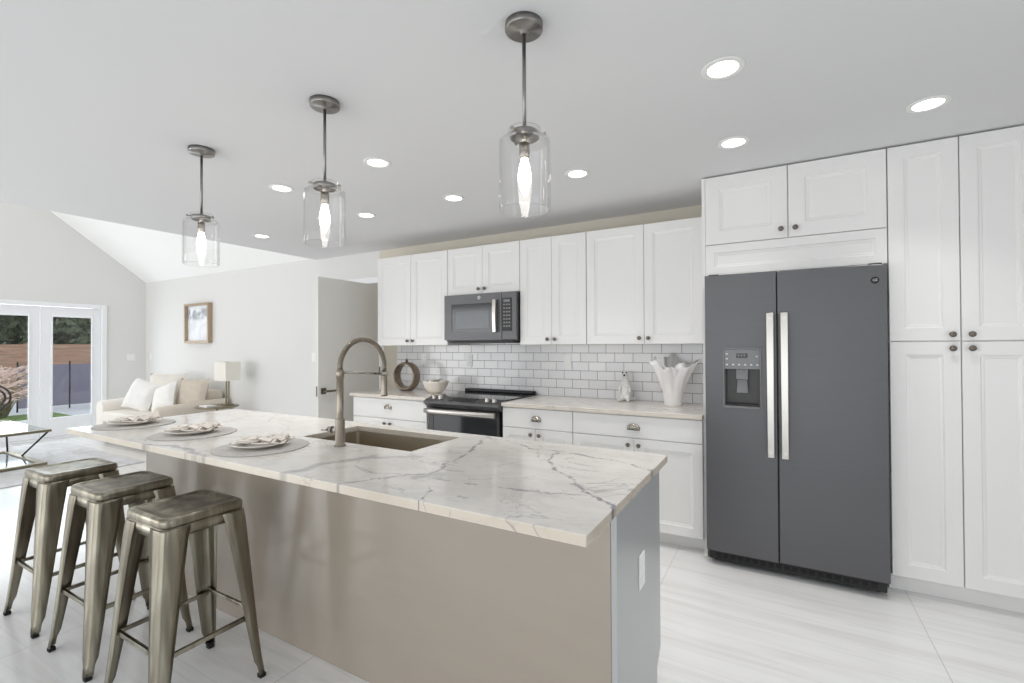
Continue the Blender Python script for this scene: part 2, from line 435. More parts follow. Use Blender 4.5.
# back wall with the doorway behind the open door
dx0, dx1, dh = -4.80, -3.965, 2.10
mb = MB().box(XL-0.12, dx0, YB, YB+0.12, 0, 2.485).box(dx0, dx1, YB, YB+0.12, dh, 2.485)
struct('wall_back', mb, 'wall_paint')
struct('wall_kitchen', MB().box(dx1, XR+0.1, YB, YB+0.12, 0, CZ), 'wall_beige')
mb = MB().box(dx0-0.3, dx1+0.3, 5.4, 5.5, 0, 2.4).box(dx0-0.4, dx0-0.3, YB+0.12, 5.5, 0, 2.4).box(dx1+0.3, dx1+0.4, YB+0.12, 5.5, 0, 2.4).box(dx0-0.4, dx1+0.4, YB+0.12, 5.5, 2.4, 2.46)
struct('wall_hall', mb, 'wall_paint')
cw = 0.07
mb = MB().box(dx0-cw, dx0, YB-0.018, YB, 0, dh+cw).box(dx1, dx1+cw, YB-0.018, YB, 0, dh+cw).box(dx0, dx1, YB-0.018, YB, dh, dh+cw)
struct('trim_1', mb, 'trim_white', bevel=0.004)
# window wall with its gable, and the vault above the lounge
RY, RZ = 0.75, 2.485 + 0.764*(YB-0.75)
fy0, fy1, fh = 1.80, 3.315, 2.0
EVE2 = RZ - 0.764*(RY-YF)
def gable(x0, x1, poly): return MB().prism(poly, 0, x0, x1)
mb = MB()
mb.prism([(fy1, 0), (YB, 0), (YB, 2.485), (fy1, 2.485 + 0.764*(YB-fy1))], 0, XL-0.12, XL)
mb.prism([(fy0, fh), (fy1, fh), (fy1, 2.485 + 0.764*(YB-fy1)), (fy0, 2.485 + 0.764*(YB-fy0))], 0, XL-0.12, XL)
mb.prism([(YF, 0), (fy0, 0), (fy0, 2.485 + 0.764*(YB-fy0)), (RY, RZ), (YF, EVE2)], 0, XL-0.12, XL)
struct('wall_left', mb, 'wall_paint')
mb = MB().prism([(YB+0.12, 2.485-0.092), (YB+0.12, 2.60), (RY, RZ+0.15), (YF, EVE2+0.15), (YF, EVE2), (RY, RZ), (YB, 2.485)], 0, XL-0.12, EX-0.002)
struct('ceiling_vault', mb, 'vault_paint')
mb = MB().prism([(YF, CZ+0.25), (YB, CZ+0.25), (RY, RZ), (YF, max(EVE2, CZ+0.27))], 0, EX, EX+0.1)
struct('wall_bulkhead', mb, 'ceiling_paint')
# walls behind the camera, with wide openings added for fill light, and a side window
mb = MB()
for a, b in ((XL-0.12, -8.9), (-5.7, -4.6), (1.4, XR+0.1)): mb.box(a, b, YF-0.12, YF, 0, CZ)
mb.box(-8.9, -5.7, YF-0.12, YF, 2.3, CZ).box(-4.6, 1.4, YF-0.12, YF, 2.13, CZ)
struct('wall_front', mb, 'wall_paint')
mb = MB().box(XR, XR+0.1, YF, -0.55, 0, CZ).box(XR, XR+0.1, 1.35, YB, 0, CZ).box(XR, XR+0.1, -0.55, 1.35, 0, 0.8).box(XR, XR+0.1, -0.55, 1.35, 2.1, CZ)
struct('wall_right', mb, 'wall_paint')
struct('baseboard_back', MB().box(XL, dx0-cw, YB-0.014, YB, 0, 0.11), 'trim_white', bevel=0.004)
struct('baseboard_left', MB().box(XL, XL+0.014, fy1+0.07, YB-0.014, 0, 0.11), 'trim_white', bevel=0.004)

# French doors
mb = MB().box(XL-0.12, XL+0.02, fy1-0.003, fy1+0.06, 0, fh+0.06).box(XL-0.12, XL+0.02, fy0-0.06, fy0+0.003, 0, fh+0.06).box(XL-0.12, XL+0.02, fy0+0.003, fy1-0.003, fh-0.003, fh+0.06)
struct('trim_2', mb, 'trim_white', bevel=0.004)
struct('trim_3', MB().box(XL-0.13, XL+0.01, fy0, fy1, 0, 0.03), 'trim_white', bevel=0.004)
ym = 2.595
for n, (a, b, g0, g1) in ((1, (fy0+0.004, ym-0.003, fy0+0.11, 2.488)), (2, (ym+0.003, fy1-0.004, 2.715, 3.21))):
    gz0, gz1 = 0.305, 1.862
    x0, x1 = XL-0.075, XL-0.03
    mb = MB().box(x0, x1, a, g0, 0.035, fh-0.012).box(x0, x1, g1, b, 0.035, fh-0.012).box(x0, x1, g0, g1, 0.035, gz0).box(x0, x1, g0, g1, gz1, fh-0.012)
    d = struct('door_%d' % n, mb, 'trim_white', bevel=0.004)
    mb = MB()
    for (p, q, r, s_) in ((g0, g0+0.02, gz0, gz1), (g1-0.02, g1, gz0, gz1), (g0+0.02, g1-0.02, gz0, gz0+0.02), (g0+0.02, g1-0.02, gz1-0.02, gz1)):
        mb.box(x1, x1+0.012, p, q, r, s_)
    mb.build('glass_bead', 'trim_white', d, bevel=0.004)
    MB().box(XL-0.056, XL-0.05, g0-0.004, g1+0.004, gz0-0.004, gz1+0.004).build('pane', 'pane_glass', d)

# interior door, standing open at right angles to the back wall
lx = -3.94
d3 = struct('door_3', MB().box(lx-0.02, lx+0.02, 3.06, 3.87, 0.012, 2.062), 'door_paint', bevel=0.003)
mb = MB().box(lx-0.008, lx+0.008, 3.057, 3.06, 0.882, 0.982)
mb.build('latch_plate', 'pewter', d3)
for sx in (1, -1):
    fx = lx + sx*0.02
    mb = MB().box(min(fx, fx+sx*0.008), max(fx, fx+sx*0.008), 3.09, 3.15, 0.902, 0.962)
    mb.cyl((fx, 3.12, 0.932), (fx+sx*0.055, 3.12, 0.932), 0.011).box(min(fx+sx*0.045, fx+sx*0.062), max(fx+sx*0.045, fx+sx*0.062), 3.11, 3.245, 0.922, 0.942)
    mb.build('door_handle', 'pewter', d3, bevel=0.002)
for z in (0.25, 1.05, 1.8):
    MB().cyl((lx+0.02, 3.872, z), (lx+0.02, 3.872, z+0.09), 0.007).build('hinge', 'pewter', d3)

# ------------------------------------------------------------------ cabinet pieces
def shaker(x0, x1, z0, z1, yf, th=0.02, st=0.065, mb=None):
    mb = mb or MB()
    rings = []
    for ins, dy in ((0, th), (0, 0.002), (0.002, 0), (st, 0), (st+0.006, 0.006), (st+0.014, 0.0075), (st+0.020, 0.0105)):
        rings.append([(x0+ins, yf+dy, z0+ins), (x1-ins, yf+dy, z0+ins), (x1-ins, yf+dy, z1-ins), (x0+ins, yf+dy, z1-ins)])
    return mb.rings(rings, True, True, smooth=False)
def knob(x, y, z, parent, m='pewter'):
    b = MB().lathe([(0.0065, 0), (0.0055, 0.012), (0.008, 0.016), (0.0145, 0.019), (0.0155, 0.025), (0.011, 0.030), (0.002, 0.0315)], n=16)
    b.xform(Matrix.Translation((x, y, z)) @ Matrix.Rotation(PI/2, 4, 'X'))
    return b.build('knob', m, parent)
def cup_pull(x, y, z, parent):
    b = MB(); R = []
    N = 14
    for i in range(8):          # half dome, open at the bottom
        e = i/7*PI/2
        ring = []
        for k in range(N+1):
            a = -0.55 + (PI+1.1)*k/N
            ring.append((x + 0.047*math.cos(a)*math.cos(e), y - 0.024*math.sin(e), z - 0.004 + 0.029*math.sin(a)*math.cos(e)))
        R.append(ring)
    b.rings(R, False, False, closed=False)
    b.box(x-0.044, x+0.044, y-0.004, y, z-0.022, z-0.015)
    for k in (-0.02, 0, 0.02): b.tube([(x+k, y-0.02, z+0.016-abs(k)*0.2), (x+k*1.3, y-0.024, z), (x+k*1.5, y-0.018, z-0.012)], 0.0045, 8)
    o = b.build('cup_pull', 'nickel', parent)
    q = o.modifiers.new('solid', 'SOLIDIFY'); q.thickness = 0.002
    return o
G = 0.0015
def wall_unit(x0, x1, z0, z1, yf, yb, label, group, split=None, st=0.065):
    t = thing('wall_cabinet', label, 'cabinet', ((x0+x1)/2, yb, z0), group)
    MB().box(x0, x1, yf+0.021, yb, z0+0.002, z1).build('body', 'cab_white', t)
    xs = [x0] + ([split] if split else []) + [x1]
    for i in range(len(xs)-1):
        a, b = xs[i]+G, xs[i+1]-G
        d = shaker(a, b, z0, z1-0.002, yf, st=st).build('door', 'cab_white', t)
        kx = b-0.032 if i == 0 else a+0.032
        knob(kx, yf, z0+0.045, d)
    return t
YU, YW = 3.545, YB-0.002
gU = 'white wall cabinets over the worktop'
wall_unit(-3.616, -2.7095, 1.38, 2.28, YU, YW, 'tall white wall cabinet at far end of the run, left of the microwave', gU, -3.165)
wall_unit(-2.7065, -1.9355, 1.842, 2.28, YU, YW, 'short white wall cabinet directly above the microwave', gU, -2.319)
wall_unit(-1.9325, -1.3315, 1.38, 2.28, YU, YW, 'narrow-doored white wall cabinet just right of the microwave', gU, -1.634)
wall_unit(-1.3285, -0.462, 1.38, 2.28, YU, YW, 'wide white wall cabinet beside the refrigerator surround, above the white vase', gU, -0.8745)
o = MB().box(-0.460, -0.4325, YU+0.006, YW, 1.382, 2.278).build('filler_strip', 'cab_white'); tag(o, 'narrow white filler strip between last wall cabinet and refrigerator side panel', 'filler')

YD = 3.27
gB = 'white base cabinets along the back wall'
def base_unit(x0, x1, split, label, zd=0.722, doors=True):
    t = thing('base_cabinet', label, 'cabinet', ((x0+x1)/2, YW, 0), gB)
    MB().box(x0, x1, YD+0.021, YW, 0.10, 0.883).box(x0, x1, YD+0.10, YW, 0, 0.10).build('body', 'cab_white', t)
    dr = MB().box(x0+G, x1-G, YD, YD+0.02, zd+0.002, 0.876).build('drawer', 'cab_white', t, bevel=0.003)
    cup_pull((x0+x1)/2, YD, 0.80, dr)
    for i, (a, b) in enumerate(((x0+G, split-G), (split+G, x1-G))):
        d = shaker(a, b, 0.105, zd-0.002, YD, st=0.06).build('door', 'cab_white', t)
        knob(b-0.035 if i == 0 else a+0.035, YD, zd-0.045, d)
    return t
base_unit(-3.667, -2.733, -3.20, 'white base cabinet left of the range, under the bronze ring vase', 0.69)
base_unit(-1.948, -1.3415, -1.65, 'white base cabinet with short drawer just right of the range')
base_unit(-1.3385, -0.434, -0.884, 'white base cabinet with long drawer, beside the refrigerator')

# worktops on the back wall
o = MB().box(-3.70, -2.7305, 3.25, YB-0.012, 0.884, 0.914).build('countertop', 'counter_stone', bevel=0.003)
tag(o, 'short grey marble worktop left of the range with ring vase and bowl', 'countertop')
o = MB().box(-1.9505, -0.4325, 3.25, YB-0.012, 0.884, 0.914).build('countertop', 'counter_stone', bevel=0.003)
tag(o, 'long grey marble worktop between range and refrigerator', 'countertop')
o = MB().box(-3.69, -0.434, YB-0.010, YB-0.001, 0.9155, 1.379).box(-2.70, -1.94, YB-0.010, YB-0.001, 1.379, 1.45).build('wall_backsplash', 'subway_tile'); o['kind'] = 'structure'

def plate_cover(name, label, cat, x, z, kind, y=YB-0.011, group=None):
    t = thing(name, label, cat, (x, y, z), group)
    w2 = 0.037
    MB().box(x-w2, x+w2, y-0.006, y, z-0.058, z+0.058).build('cover_plate', 'white_plastic', t, bevel=0.002)
    if kind == 'outlet':
        for dz in (-0.02, 0.02):
            MB().box(x-0.017, x+0.017, y-0.009, y-0.006, z+dz-0.014, z+dz+0.014).build('socket', 'white_plastic', t, bevel=0.002)
    else:
        MB().box(x-0.016, x+0.016, y-0.010, y-0.006, z-0.033, z+0.033).build('rocker', 'white_plastic', t, bevel=0.002)
    return t
gO = 'outlets on the tiled backsplash'
plate_cover('wall_outlet', 'white outlet on the tiles between range and the figurine', 'outlet', -1.644, 1.233, 'outlet', group=gO)
plate_cover('wall_outlet', 'white outlet on the tiles above the range, under the microwave', 'outlet', -2.714, 1.231, 'outlet', group=gO)
plate_cover('wall_outlet', 'white outlet on the tiles behind the ring vase', 'outlet', -3.30, 1.235, 'outlet', group=gO)
plate_cover('light_switch', 'white light switch on the wall beside the open door', 'light switch', -5.10, 1.24, 'switch', YB-0.0005)
plate_cover('light_switch', 'white switch plate on the back wall near the lounge corner', 'light switch', -9.30, 1.22, 'switch', YB-0.0005)
t = thing('light_switch', 'white switch plate right of the French doors', 'light switch', (XL, 3.708, 1.214))
MB().box(XL, XL+0.006, 3.65, 3.765, 1.155, 1.272).build('cover_plate', 'white_plastic', t, bevel=0.002)
for dy in (-0.027, 0.027): MB().box(XL+0.006, XL+0.010, 3.708+dy-0.016, 3.708+dy+0.016, 1.181, 1.247).build('rocker', 'white_plastic', t, bevel=0.002)

# refrigerator surround and pantry
YP = 3.28
t = thing('over_fridge_cabinet', 'white two-door cabinet above the refrigerator with a tall side panel', 'cabinet', (0.06, YW, 1.815))
MB().box(-0.4095, 0.5285, YP+0.021, YW, 1.815, 2.457).build('body', 'cab_white', t)
MB().box(-0.4315, -0.411, YP+0.005, YW, 0, 2.457).build('side_panel', 'cab_white', t)
for a, b, kx in ((-0.409, 0.0525, 0.018), (0.0575, 0.5265, 0.092)):
    d = shaker(a, b, 2.018, 2.455, YP, st=0.085).build('door', 'cab_white', t)
    knob(kx, YP, 2.07, d)
shaker(-0.409, 0.5265, 1.818, 2.014, YP, st=0.05).build('trim_panel', 'cab_white', t)
def pantry(x0, x1, split, label):
    t = thing('pantry_cabinet', label, 'cabinet', ((x0+x1)/2, YW, 0))
    MB().box(x0, x1, YP+0.021, YW, 0.10, 2.457).box(x0, x1, YP+0.085, YW, 0, 0.10).build('body', 'cab_white', t)
    for i, (a, b) in enumerate(((x0+0.001, split-0.0025), (split+0.0025, x1-0.001))):
        kx = b-0.035 if i == 0 else a+0.035
        d = shaker(a, b, 1.3875, 2.455, YP, st=0.068).build('door', 'cab_white', t); knob(kx, YP, 1.42, d)
        d = shaker(a, b, 0.105, 1.3815, YP, st=0.068).build('door', 'cab_white', t); knob(kx, YP, 1.347, d)
    return t
pantry(0.531, 1.127, 0.827, 'floor-to-ceiling white pantry cabinet right of the refrigerator')

# ------------------------------------------------------------------ refrigerator
fr = thing('refrigerator', 'slate grey side-by-side refrigerator with water dispenser', 'refrigerator', (0.053, 3.2, 0))
FX0, FX1, FY, FT = -0.402, 0.508, 3.17, 1.803
MB().box(FX0+0.006, FX1-0.006, 3.245, 3.88, 0.03, FT-0.012).build('body', 'slate_dark', fr, bevel=0.004)
dxa, dxb, dza, dzb = -0.300, -0.090, 0.985, 1.352
sp = -0.009
# freezer door with the dispenser opening
mb = MB()
y0, y1 = FY, 3.238
def doorbox(mb, xs, zs, hole):
    for i in range(len(xs)-1):
        for j in range(len(zs)-1):
            if (i, j) == hole: continue
            mb.box(xs[i], xs[i+1], y0, y1, zs[j], zs[j+1])
mb.box(FX0, dxa, y0, y1, 0.092, FT).box(dxb, sp-0.003, y0, y1, 0.092, FT).box(dxa, dxb, y0, y1, 0.092, dza).box(dxa, dxb, y0, y1, dzb, FT).box(dxa, dxb, y1-0.004, y1, dza, dzb)
bmesh.ops.remove_doubles(mb.b, verts=mb.b.verts, dist=1e-5)
ld = mb.build('door', 'slate', fr)
rd = MB().box(sp+0.003, FX1, y0, y1, 0.092, FT).build('door', 'slate', fr, bevel=0.006)
# dispenser
dp = MB()
for a, b, c, e in ((dxa, dxa+0.008, dza, dzb), (dxb-0.008, dxb, dza, dzb), (dxa+0.008, dxb-0.008, dza, dza+0.012), (dxa+0.008, dxb-0.008, dzb-0.008, dzb)):
    dp.box(a, b, y0-0.006, y0+0.01, c, e)
dp = dp.build('dispenser_frame', 'mid_grey_plastic', fr, bevel=0.003)
dc = MB().box(dxa+0.008, dxb-0.008, y0-0.003, y0+0.02, 1.222, dzb-0.008).build('control_panel', 'mid_grey_plastic', fr, bevel=0.002)
MB().box(-0.225, -0.165, y0-0.005, y0-0.003, 1.292, 1.318).build('display', 'black_glass', dc)
mb = MB()
for k in range(3): mb.box(-0.217+k*0.016, -0.208+k*0.016, y0-0.0056, y0-0.005, 1.30, 1.311)
mb.build('digits', 'mid_grey_plastic', dc)
for px in (-0.278, -0.243, -0.210, -0.177, -0.145, -0.112):
    MB().box(px-0.006, px+0.006, y0-0.0045, y0-0.003, 1.245, 1.254).build('button', 'light_print', dc)
for px, pz in ((-0.278, 1.315), (-0.278, 1.285), (-0.115, 1.30)):
    MB().box(px-0.006, px+0.006, y0-0.0045, y0-0.003, pz-0.004, pz+0.004).build('button', 'light_print', dc)
mb = MB().box(dxa+0.008, dxb-0.008, y1-0.010, y1-0.005, dza+0.012, 1.222)
mb.box(dxa+0.008, dxa+0.014, y0+0.01, y1-0.010, dza+0.012, 1.222).box(dxb-0.014, dxb-0.008, y0+0.01, y1-0.010, dza+0.012, 1.222)
mb.build('dispenser_recess', 'slate_dark', fr)
mb = MB().box(-0.228, -0.162, y0+0.008, y0+0.05, 1.16, 1.222).prism([(-0.222, 1.16), (-0.168, 1.16), (-0.162, 1.075), (-0.228, 1.075)], 1, y0+0.022, y0+0.034)
mb.build('dispenser_lever', 'mid_grey_plastic', fr, bevel=0.003)
MB().box(dxa+0.014, dxb-0.014, y0+0.002, y1-0.010, dza+0.012, dza+0.026).build('drip_tray', 'black_plastic', fr, bevel=0.002)
def fhandle(x0, x1, parent):
    zt, zb = 1.556, 0.712
    R = []
    for i in range(13):
        u = i/12; z = zb + (zt-zb)*u; yy = 3.108 + 0.012*(2*u-1)**2
        R.append([(x0, yy, z), (x1, yy, z), (x1, yy+0.014, z), (x0, yy+0.014, z)])
    b = MB().rings(R, smooth=False)
    for z in (zb+0.02, zt-0.06): b.box(x0+0.006, x1-0.006, 3.118, y0+0.001, z, z+0.04)
    o = b.build('handle', 'handle_steel', parent, bevel=0.003); tag(o, 'satin steel bar handle'); return o
fhandle(-0.062, -0.026, ld); fhandle(0.010, 0.046, rd)
bd = MB().lathe([(0.019, 0), (0.019, 0.002), (0.0165, 0.003), (0.016, 0.0022)], n=28).xform(Matrix.Translation((0.455, y0, 1.716)) @ Matrix.Rotation(PI/2, 4, 'X')).build('badge', 'dark_metal', rd)
def text(body, size, loc, m, parent, name='lettering', ext=0.0004):
    c = bpy.data.curves.new(name, 'FONT'); c.body = body; c.size = size; c.align_x = 'CENTER'; c.align_y = 'CENTER'; c.extrude = ext
    c.materials.append(M[m]); f = bpy.data.objects.new(name, c); C.objects.link(f); bpy.context.view_layer.update()
    me = bpy.data.meshes.new_from_object(f.evaluated_get(bpy.context.evaluated_depsgraph_get())); bpy.data.objects.remove(f)
    o = bpy.data.objects.new(name, me); C.objects.link(o); o.parent = parent
    o.location = Vector(loc) - worldloc(parent); o.rotation_euler = (PI/2, 0, 0); return o
text('GE', 0.018, (0.455, y0-0.003, 1.716), 'light_print', bd)
mb = MB().box(FX0+0.01, FX1-0.01, 3.205, 3.25, 0.028, 0.088)
mb.build('grille', 'black_plastic', fr, bevel=0.003)
mb = MB()
for k in range(20): mb.box(FX0+0.05+k*0.041, FX0+0.078+k*0.041, 3.202, 3.205, 0.045, 0.070)
mb.build('grille_slots', 'rubber', fr)
for x in (FX0+0.04, FX1-0.04): MB().cyl((x, 3.285, 0), (x, 3.285, 0.03), 0.02, 0.016, 14).build('foot', 'rubber', fr)
for x in (FX0+0.05, FX1-0.05): MB().box(x-0.03, x+0.03, 3.18, 3.26, FT, FT+0.008).build('hinge_cover', 'slate_dark', fr, bevel=0.003)

# ------------------------------------------------------------------ microwave
mw = thing('microwave', 'slate grey over-the-range microwave under the short wall cabinet', 'microwave', (-2.32, YW, 1.41))
MY = 3.49
MB().box(-2.702, -1.940, MY+0.03, YB-0.014, 1.415, 1.838).build('body', 'slate_dark', mw, bevel=0.003)
md = MB()
wx0, wx1, wz0, wz1 = -2.62, -2.185, 1.497, 1.752
dL, dR = -2.704, -2.085
for a, b, c, e in ((dL, wx0, 1.425, 1.838), (wx1, dR, 1.425, 1.838), (wx0, wx1, 1.425, wz0), (wx0, wx1, wz1, 1.838)): md.box(a, b, MY, MY+0.03, c, e)
bmesh.ops.remove_doubles(md.b, verts=md.b.verts, dist=1e-5)
md = md.build('door', 'slate', mw)
MB().box(wx0, wx1, MY+0.004, MY+0.028, wz0, wz1).build('window', 'oven_glass', md)
MB().box(-2.575, -2.215, MY+0.002, MY+0.004, 1.53, 1.685).build('window_screen', 'micro_glass', md)
mb = MB()
R = []
for i in range(9):
    u = i/8; z = 1.49 + 0.285*u; yy = MY-0.032-0.008*math.sin(PI*u)
    R.append([(-2.160, yy, z), (-2.126, yy, z), (-2.126, yy+0.012, z), (-2.160, yy+0.012, z)])
mb.rings(R, smooth=False)
for z in (1.50, 1.745): mb.box(-2.154, -2.132, MY-0.024, MY+0.001, z, z+0.02)
tag(mb.build('handle', 'handle_steel', md, bevel=0.003), 'satin steel bar handle')
b_ = MB().lathe([(0.016, 0), (0.016, 0.002), (0.014, 0.003)], n=24).xform(Matrix.Translation((-2.318, MY, 1.802)) @ Matrix.Rotation(PI/2, 4, 'X')).build('badge', 'light_print', md)
text('GE', 0.015, (-2.318, MY-0.0034, 1.802), 'dark_metal', b_)
MB().box(-2.082, -1.938, MY, MY+0.03, 1.425, 1.838).build('side_fascia', 'slate', mw, bevel=0.003)
cp = MB().box(-2.078, -1.982, MY-0.004, MY, 1.50, 1.785).build('control_panel', 'black_plastic', mw, bevel=0.002)
MB().box(-2.062, -1.998, MY-0.0055, MY-0.004, 1.748, 1.772).build('display', 'mid_grey_plastic', cp)
for r_ in range(7):
    for c_ in range(3):
        x = -2.056 + c_*0.026; z = 1.727 - r_*0.031
        MB().box(x-0.009, x+0.009, MY-0.0052, MY-0.004, z-0.007, z+0.007).build('button', 'mid_grey_plastic', cp)
MB().box(-2.66, -1.98, MY+0.02, 3.85, 1.398, 1.415).build('vent_base', 'black_plastic', mw, bevel=0.003)

# ------------------------------------------------------------------ range
rg = thing('range', 'black stainless slide-in range with glass cooktop', 'range', (-2.34, 3.55, 0))
rx0, rx1 = -2.727, -1.954
MB().box(rx0+0.004, rx1-0.004, 3.335, 3.89, 0.02, 0.895).build('body', 'black_plastic', rg)
MB().box(rx0, rx1, 3.325, 3.905, 0.915, 0.924).build('cooktop', 'black_glass', rg, bevel=0.002)
MB().box(rx0+0.004, rx1-0.004, 3.336, 3.90, 0.895, 0.915).build('cooktop_tray', 'black_plastic', rg)
bm_ = MB()
for bx, by, br in ((-2.54, 3.46, 0.105), (-2.14, 3.46, 0.085), (-2.54, 3.73, 0.08), (-2.14, 3.73, 0.10)):
    ring = [[(bx+(br+q)*math.cos(a), by+(br+q)*math.sin(a), 0.9244) for a in (2*PI*k/40 for k in range(40))] for q in (0, 0.003)]
    bm_.rings(ring, False, False)
bm_.build('burner_marks', 'mid_grey_plastic', rg)
mb = MB().box(rx0+0.005, rx1-0.005, 3.835, 3.90, 0.924, 0.952)
mb.build('rear_vent', 'black_plastic', rg, bevel=0.008)
# slanted front control panel
pn = MB().prism([(3.335, 0.927), (3.220, 0.893), (3.213, 0.876), (3.262, 0.838), (3.335, 0.838)], 0, rx0-0.002, rx1).build('control_panel', 'slate', rg, bevel=0.004)
tilt = math.atan2(0.034, 0.115)
nrm = Vector((0, -math.sin(tilt), math.cos(tilt)))
def onpanel(x, u): return Vector((x, 3.225+0.105*u, 0.8945+0.031*u))
for x in (-2.655, -2.585, -2.10, -2.03):
    b = MB().lathe([(0.021, 0), (0.021, 0.006), (0.017, 0.010), (0.0165, 0.030), (0.014, 0.034), (0.003, 0.035)], n=20)
    b.box(-0.0035, 0.0035, -0.016, 0.016, 0.033, 0.038)
    b.xform(Matrix.Translation(onpanel(x, 0.52)) @ Matrix.Rotation(tilt, 4, 'X'))
    tag(b.build('knob', 'handle_steel', pn), 'satin steel control knob')
p0 = onpanel(-2.34, 0.5)
b = MB().box(-0.13, 0.13, -0.04, 0.04, -0.002, 0.0012).xform(Matrix.Translation(p0) @ Matrix.Rotation(tilt, 4, 'X')); b.build('display', 'black_glass', pn)
dr = MB()
ox0, ox1, oz0, oz1 = rx0+0.055, rx1-0.055, 0.36, 0.765
DX0, DX1 = rx0+0.004, rx1-0.03
for a, b2, c, e in ((DX0, ox0, 0.21, 0.825), (ox1, DX1, 0.21, 0.825), (ox0, ox1, 0.21, oz0), (ox0, ox1, oz1, 0.825)): dr.box(a, b2, 3.28, 3.333, c, e)
bmesh.ops.remove_doubles(dr.b, verts=dr.b.verts, dist=1e-5)
dr = dr.build('oven_door', 'slate_dark', rg)
MB().box(ox0, ox1, 3.284, 3.325, oz0, oz1).build('oven_window', 'oven_glass', dr)
mb = MB()
R = []
for i in range(13):
    u = i/12; x = rx0+0.006+(rx1-rx0-0.046)*u; yy = 3.220-0.006*math.sin(PI*u)
    R.append([(x, yy+0.012*math.cos(a), 0.806+0.021*math.sin(a)) for a in (2*PI*k/10 for k in range(10))])
mb.rings(R)
for x in (rx0+0.04, rx1-0.075): mb.box(x-0.012, x+0.012, 3.225, 3.281, 0.796, 0.816)
tag(mb.build('handle', 'handle_steel', dr), 'satin steel bar handle')
MB().box(rx0+0.004, rx1-0.004, 3.285, 3.333, 0.06, 0.20).build('drawer', 'slate_dark', rg, bevel=0.003)
for x in (rx0+0.05, rx1-0.05):
    for y in (3.38, 3.84): MB().cyl((x, y, 0), (x, y, 0.02), 0.018, n=12).build('foot', 'rubber', rg)

# ------------------------------------------------------------------ island
IX0, IX1, IY0, IY1 = -3.515, -0.405, 1.070, 2.018
PX0, PX1, PY0, PY1 = -3.34, -0.428, 1.385, 1.965
isl = thing('kitchen_island', 'long taupe kitchen island under the veined white marble top', 'island', (-1.9, 1.6, 0))
MB().box(PX0, PX1-0.019, PY0, PY0+0.02, 0, 0.882).build('front_panel', 'taupe', isl, bevel=0.001)
ep = MB().prism([(PY0, 0), (PY1-0.06, 0), (PY1-0.06, 0.10), (PY1, 0.15), (PY1, 0.882), (PY0, 0.882)], 0, PX1-0.018, PX1).build('end_panel', 'taupe_lit', isl, bevel=0.001)
MB().box(PX0, PX0+0.02, PY0+0.021, PY1-0.02, 0, 0.882).build('end_panel', 'taupe_lit', isl)
MB().box(PX0+0.02, PX1-0.019, PY1-0.08, PY1-0.06, 0, 0.10).build('toe_kick', 'taupe_lit', isl)
MB().box(PX0+0.02, PX1-0.019, PY1-0.06, PY1-0.022, 0.10, 0.12).build('bottom_shelf', 'cab_inside', isl)
nd = 5; wdt = (PX1-0.02-PX0-0.02)/nd
for k in range(nd):
    a = PX0+0.02+k*wdt+0.002; b = a+wdt-0.004
    dd = shaker(-b, -a, 0.11, 0.875, -PY1, st=0.06); dd.xform(Matrix.Rotation(PI, 4, 'Z'))
    dd.build('door', 'taupe_lit', isl)
o = MB().box(PX1, PX1+0.006, 1.632, 1.70, 0.522, 0.638).build('outlet_plate', 'white_plastic', isl, bevel=0.002); tag(o, 'white outlet plate')
for z in (0.56, 0.60): MB().box(PX1+0.006, PX1+0.009, 1.649, 1.683, z-0.013, z+0.013).build('socket', 'white_plastic', o, bevel=0.002)
# worktop with the sink cut-out
sx0, sx1, sy0, sy1 = -2.115, -1.392, 1.558, 1.922
mb = MB()
T0, T1 = 0.884, 0.914
xs = [IX0, sx0, sx1, IX1]; ys = [IY0, sy0, sy1, IY1]
vt = {}
def V(i, j, z):
    if (i, j, z) not in vt: vt[(i, j, z)] = mb.b.verts.new((xs[i], ys[j], z))
    return vt[(i, j, z)]
for i in range(3):
    for j in range(3):
        if (i, j) == (1, 1): continue
        mb.face((V(i, j, T1), V(i+1, j, T1), V(i+1, j+1, T1), V(i, j+1, T1)))
        mb.face((V(i, j+1, T0), V(i+1, j+1, T0), V(i+1, j, T0), V(i, j, T0)))
for i in range(3):
    mb.face((V(i, 0, T0), V(i+1, 0, T0), V(i+1, 0, T1), V(i, 0, T1))); mb.face((V(i+1, 3, T0), V(i, 3, T0), V(i, 3, T1), V(i+1, 3, T1)))
    mb.face((V(0, i+1, T0), V(0, i, T0), V(0, i, T1), V(0, i+1, T1))); mb.face((V(3, i, T0), V(3, i+1, T0), V(3, i+1, T1), V(3, i, T1)))
for (a, b2) in (((1, 1), (2, 1)), ((2, 1), (2, 2)), ((2, 2), (1, 2)), ((1, 2), (1, 1))):
    mb.face((V(*a, T0), V(*a, T1), V(*b2, T1), V(*b2, T0)))
o = mb.build('island_countertop', 'island_stone', bevel=0.003)
tag(o, 'veined white marble island top with sink cut-out and place settings', 'countertop')

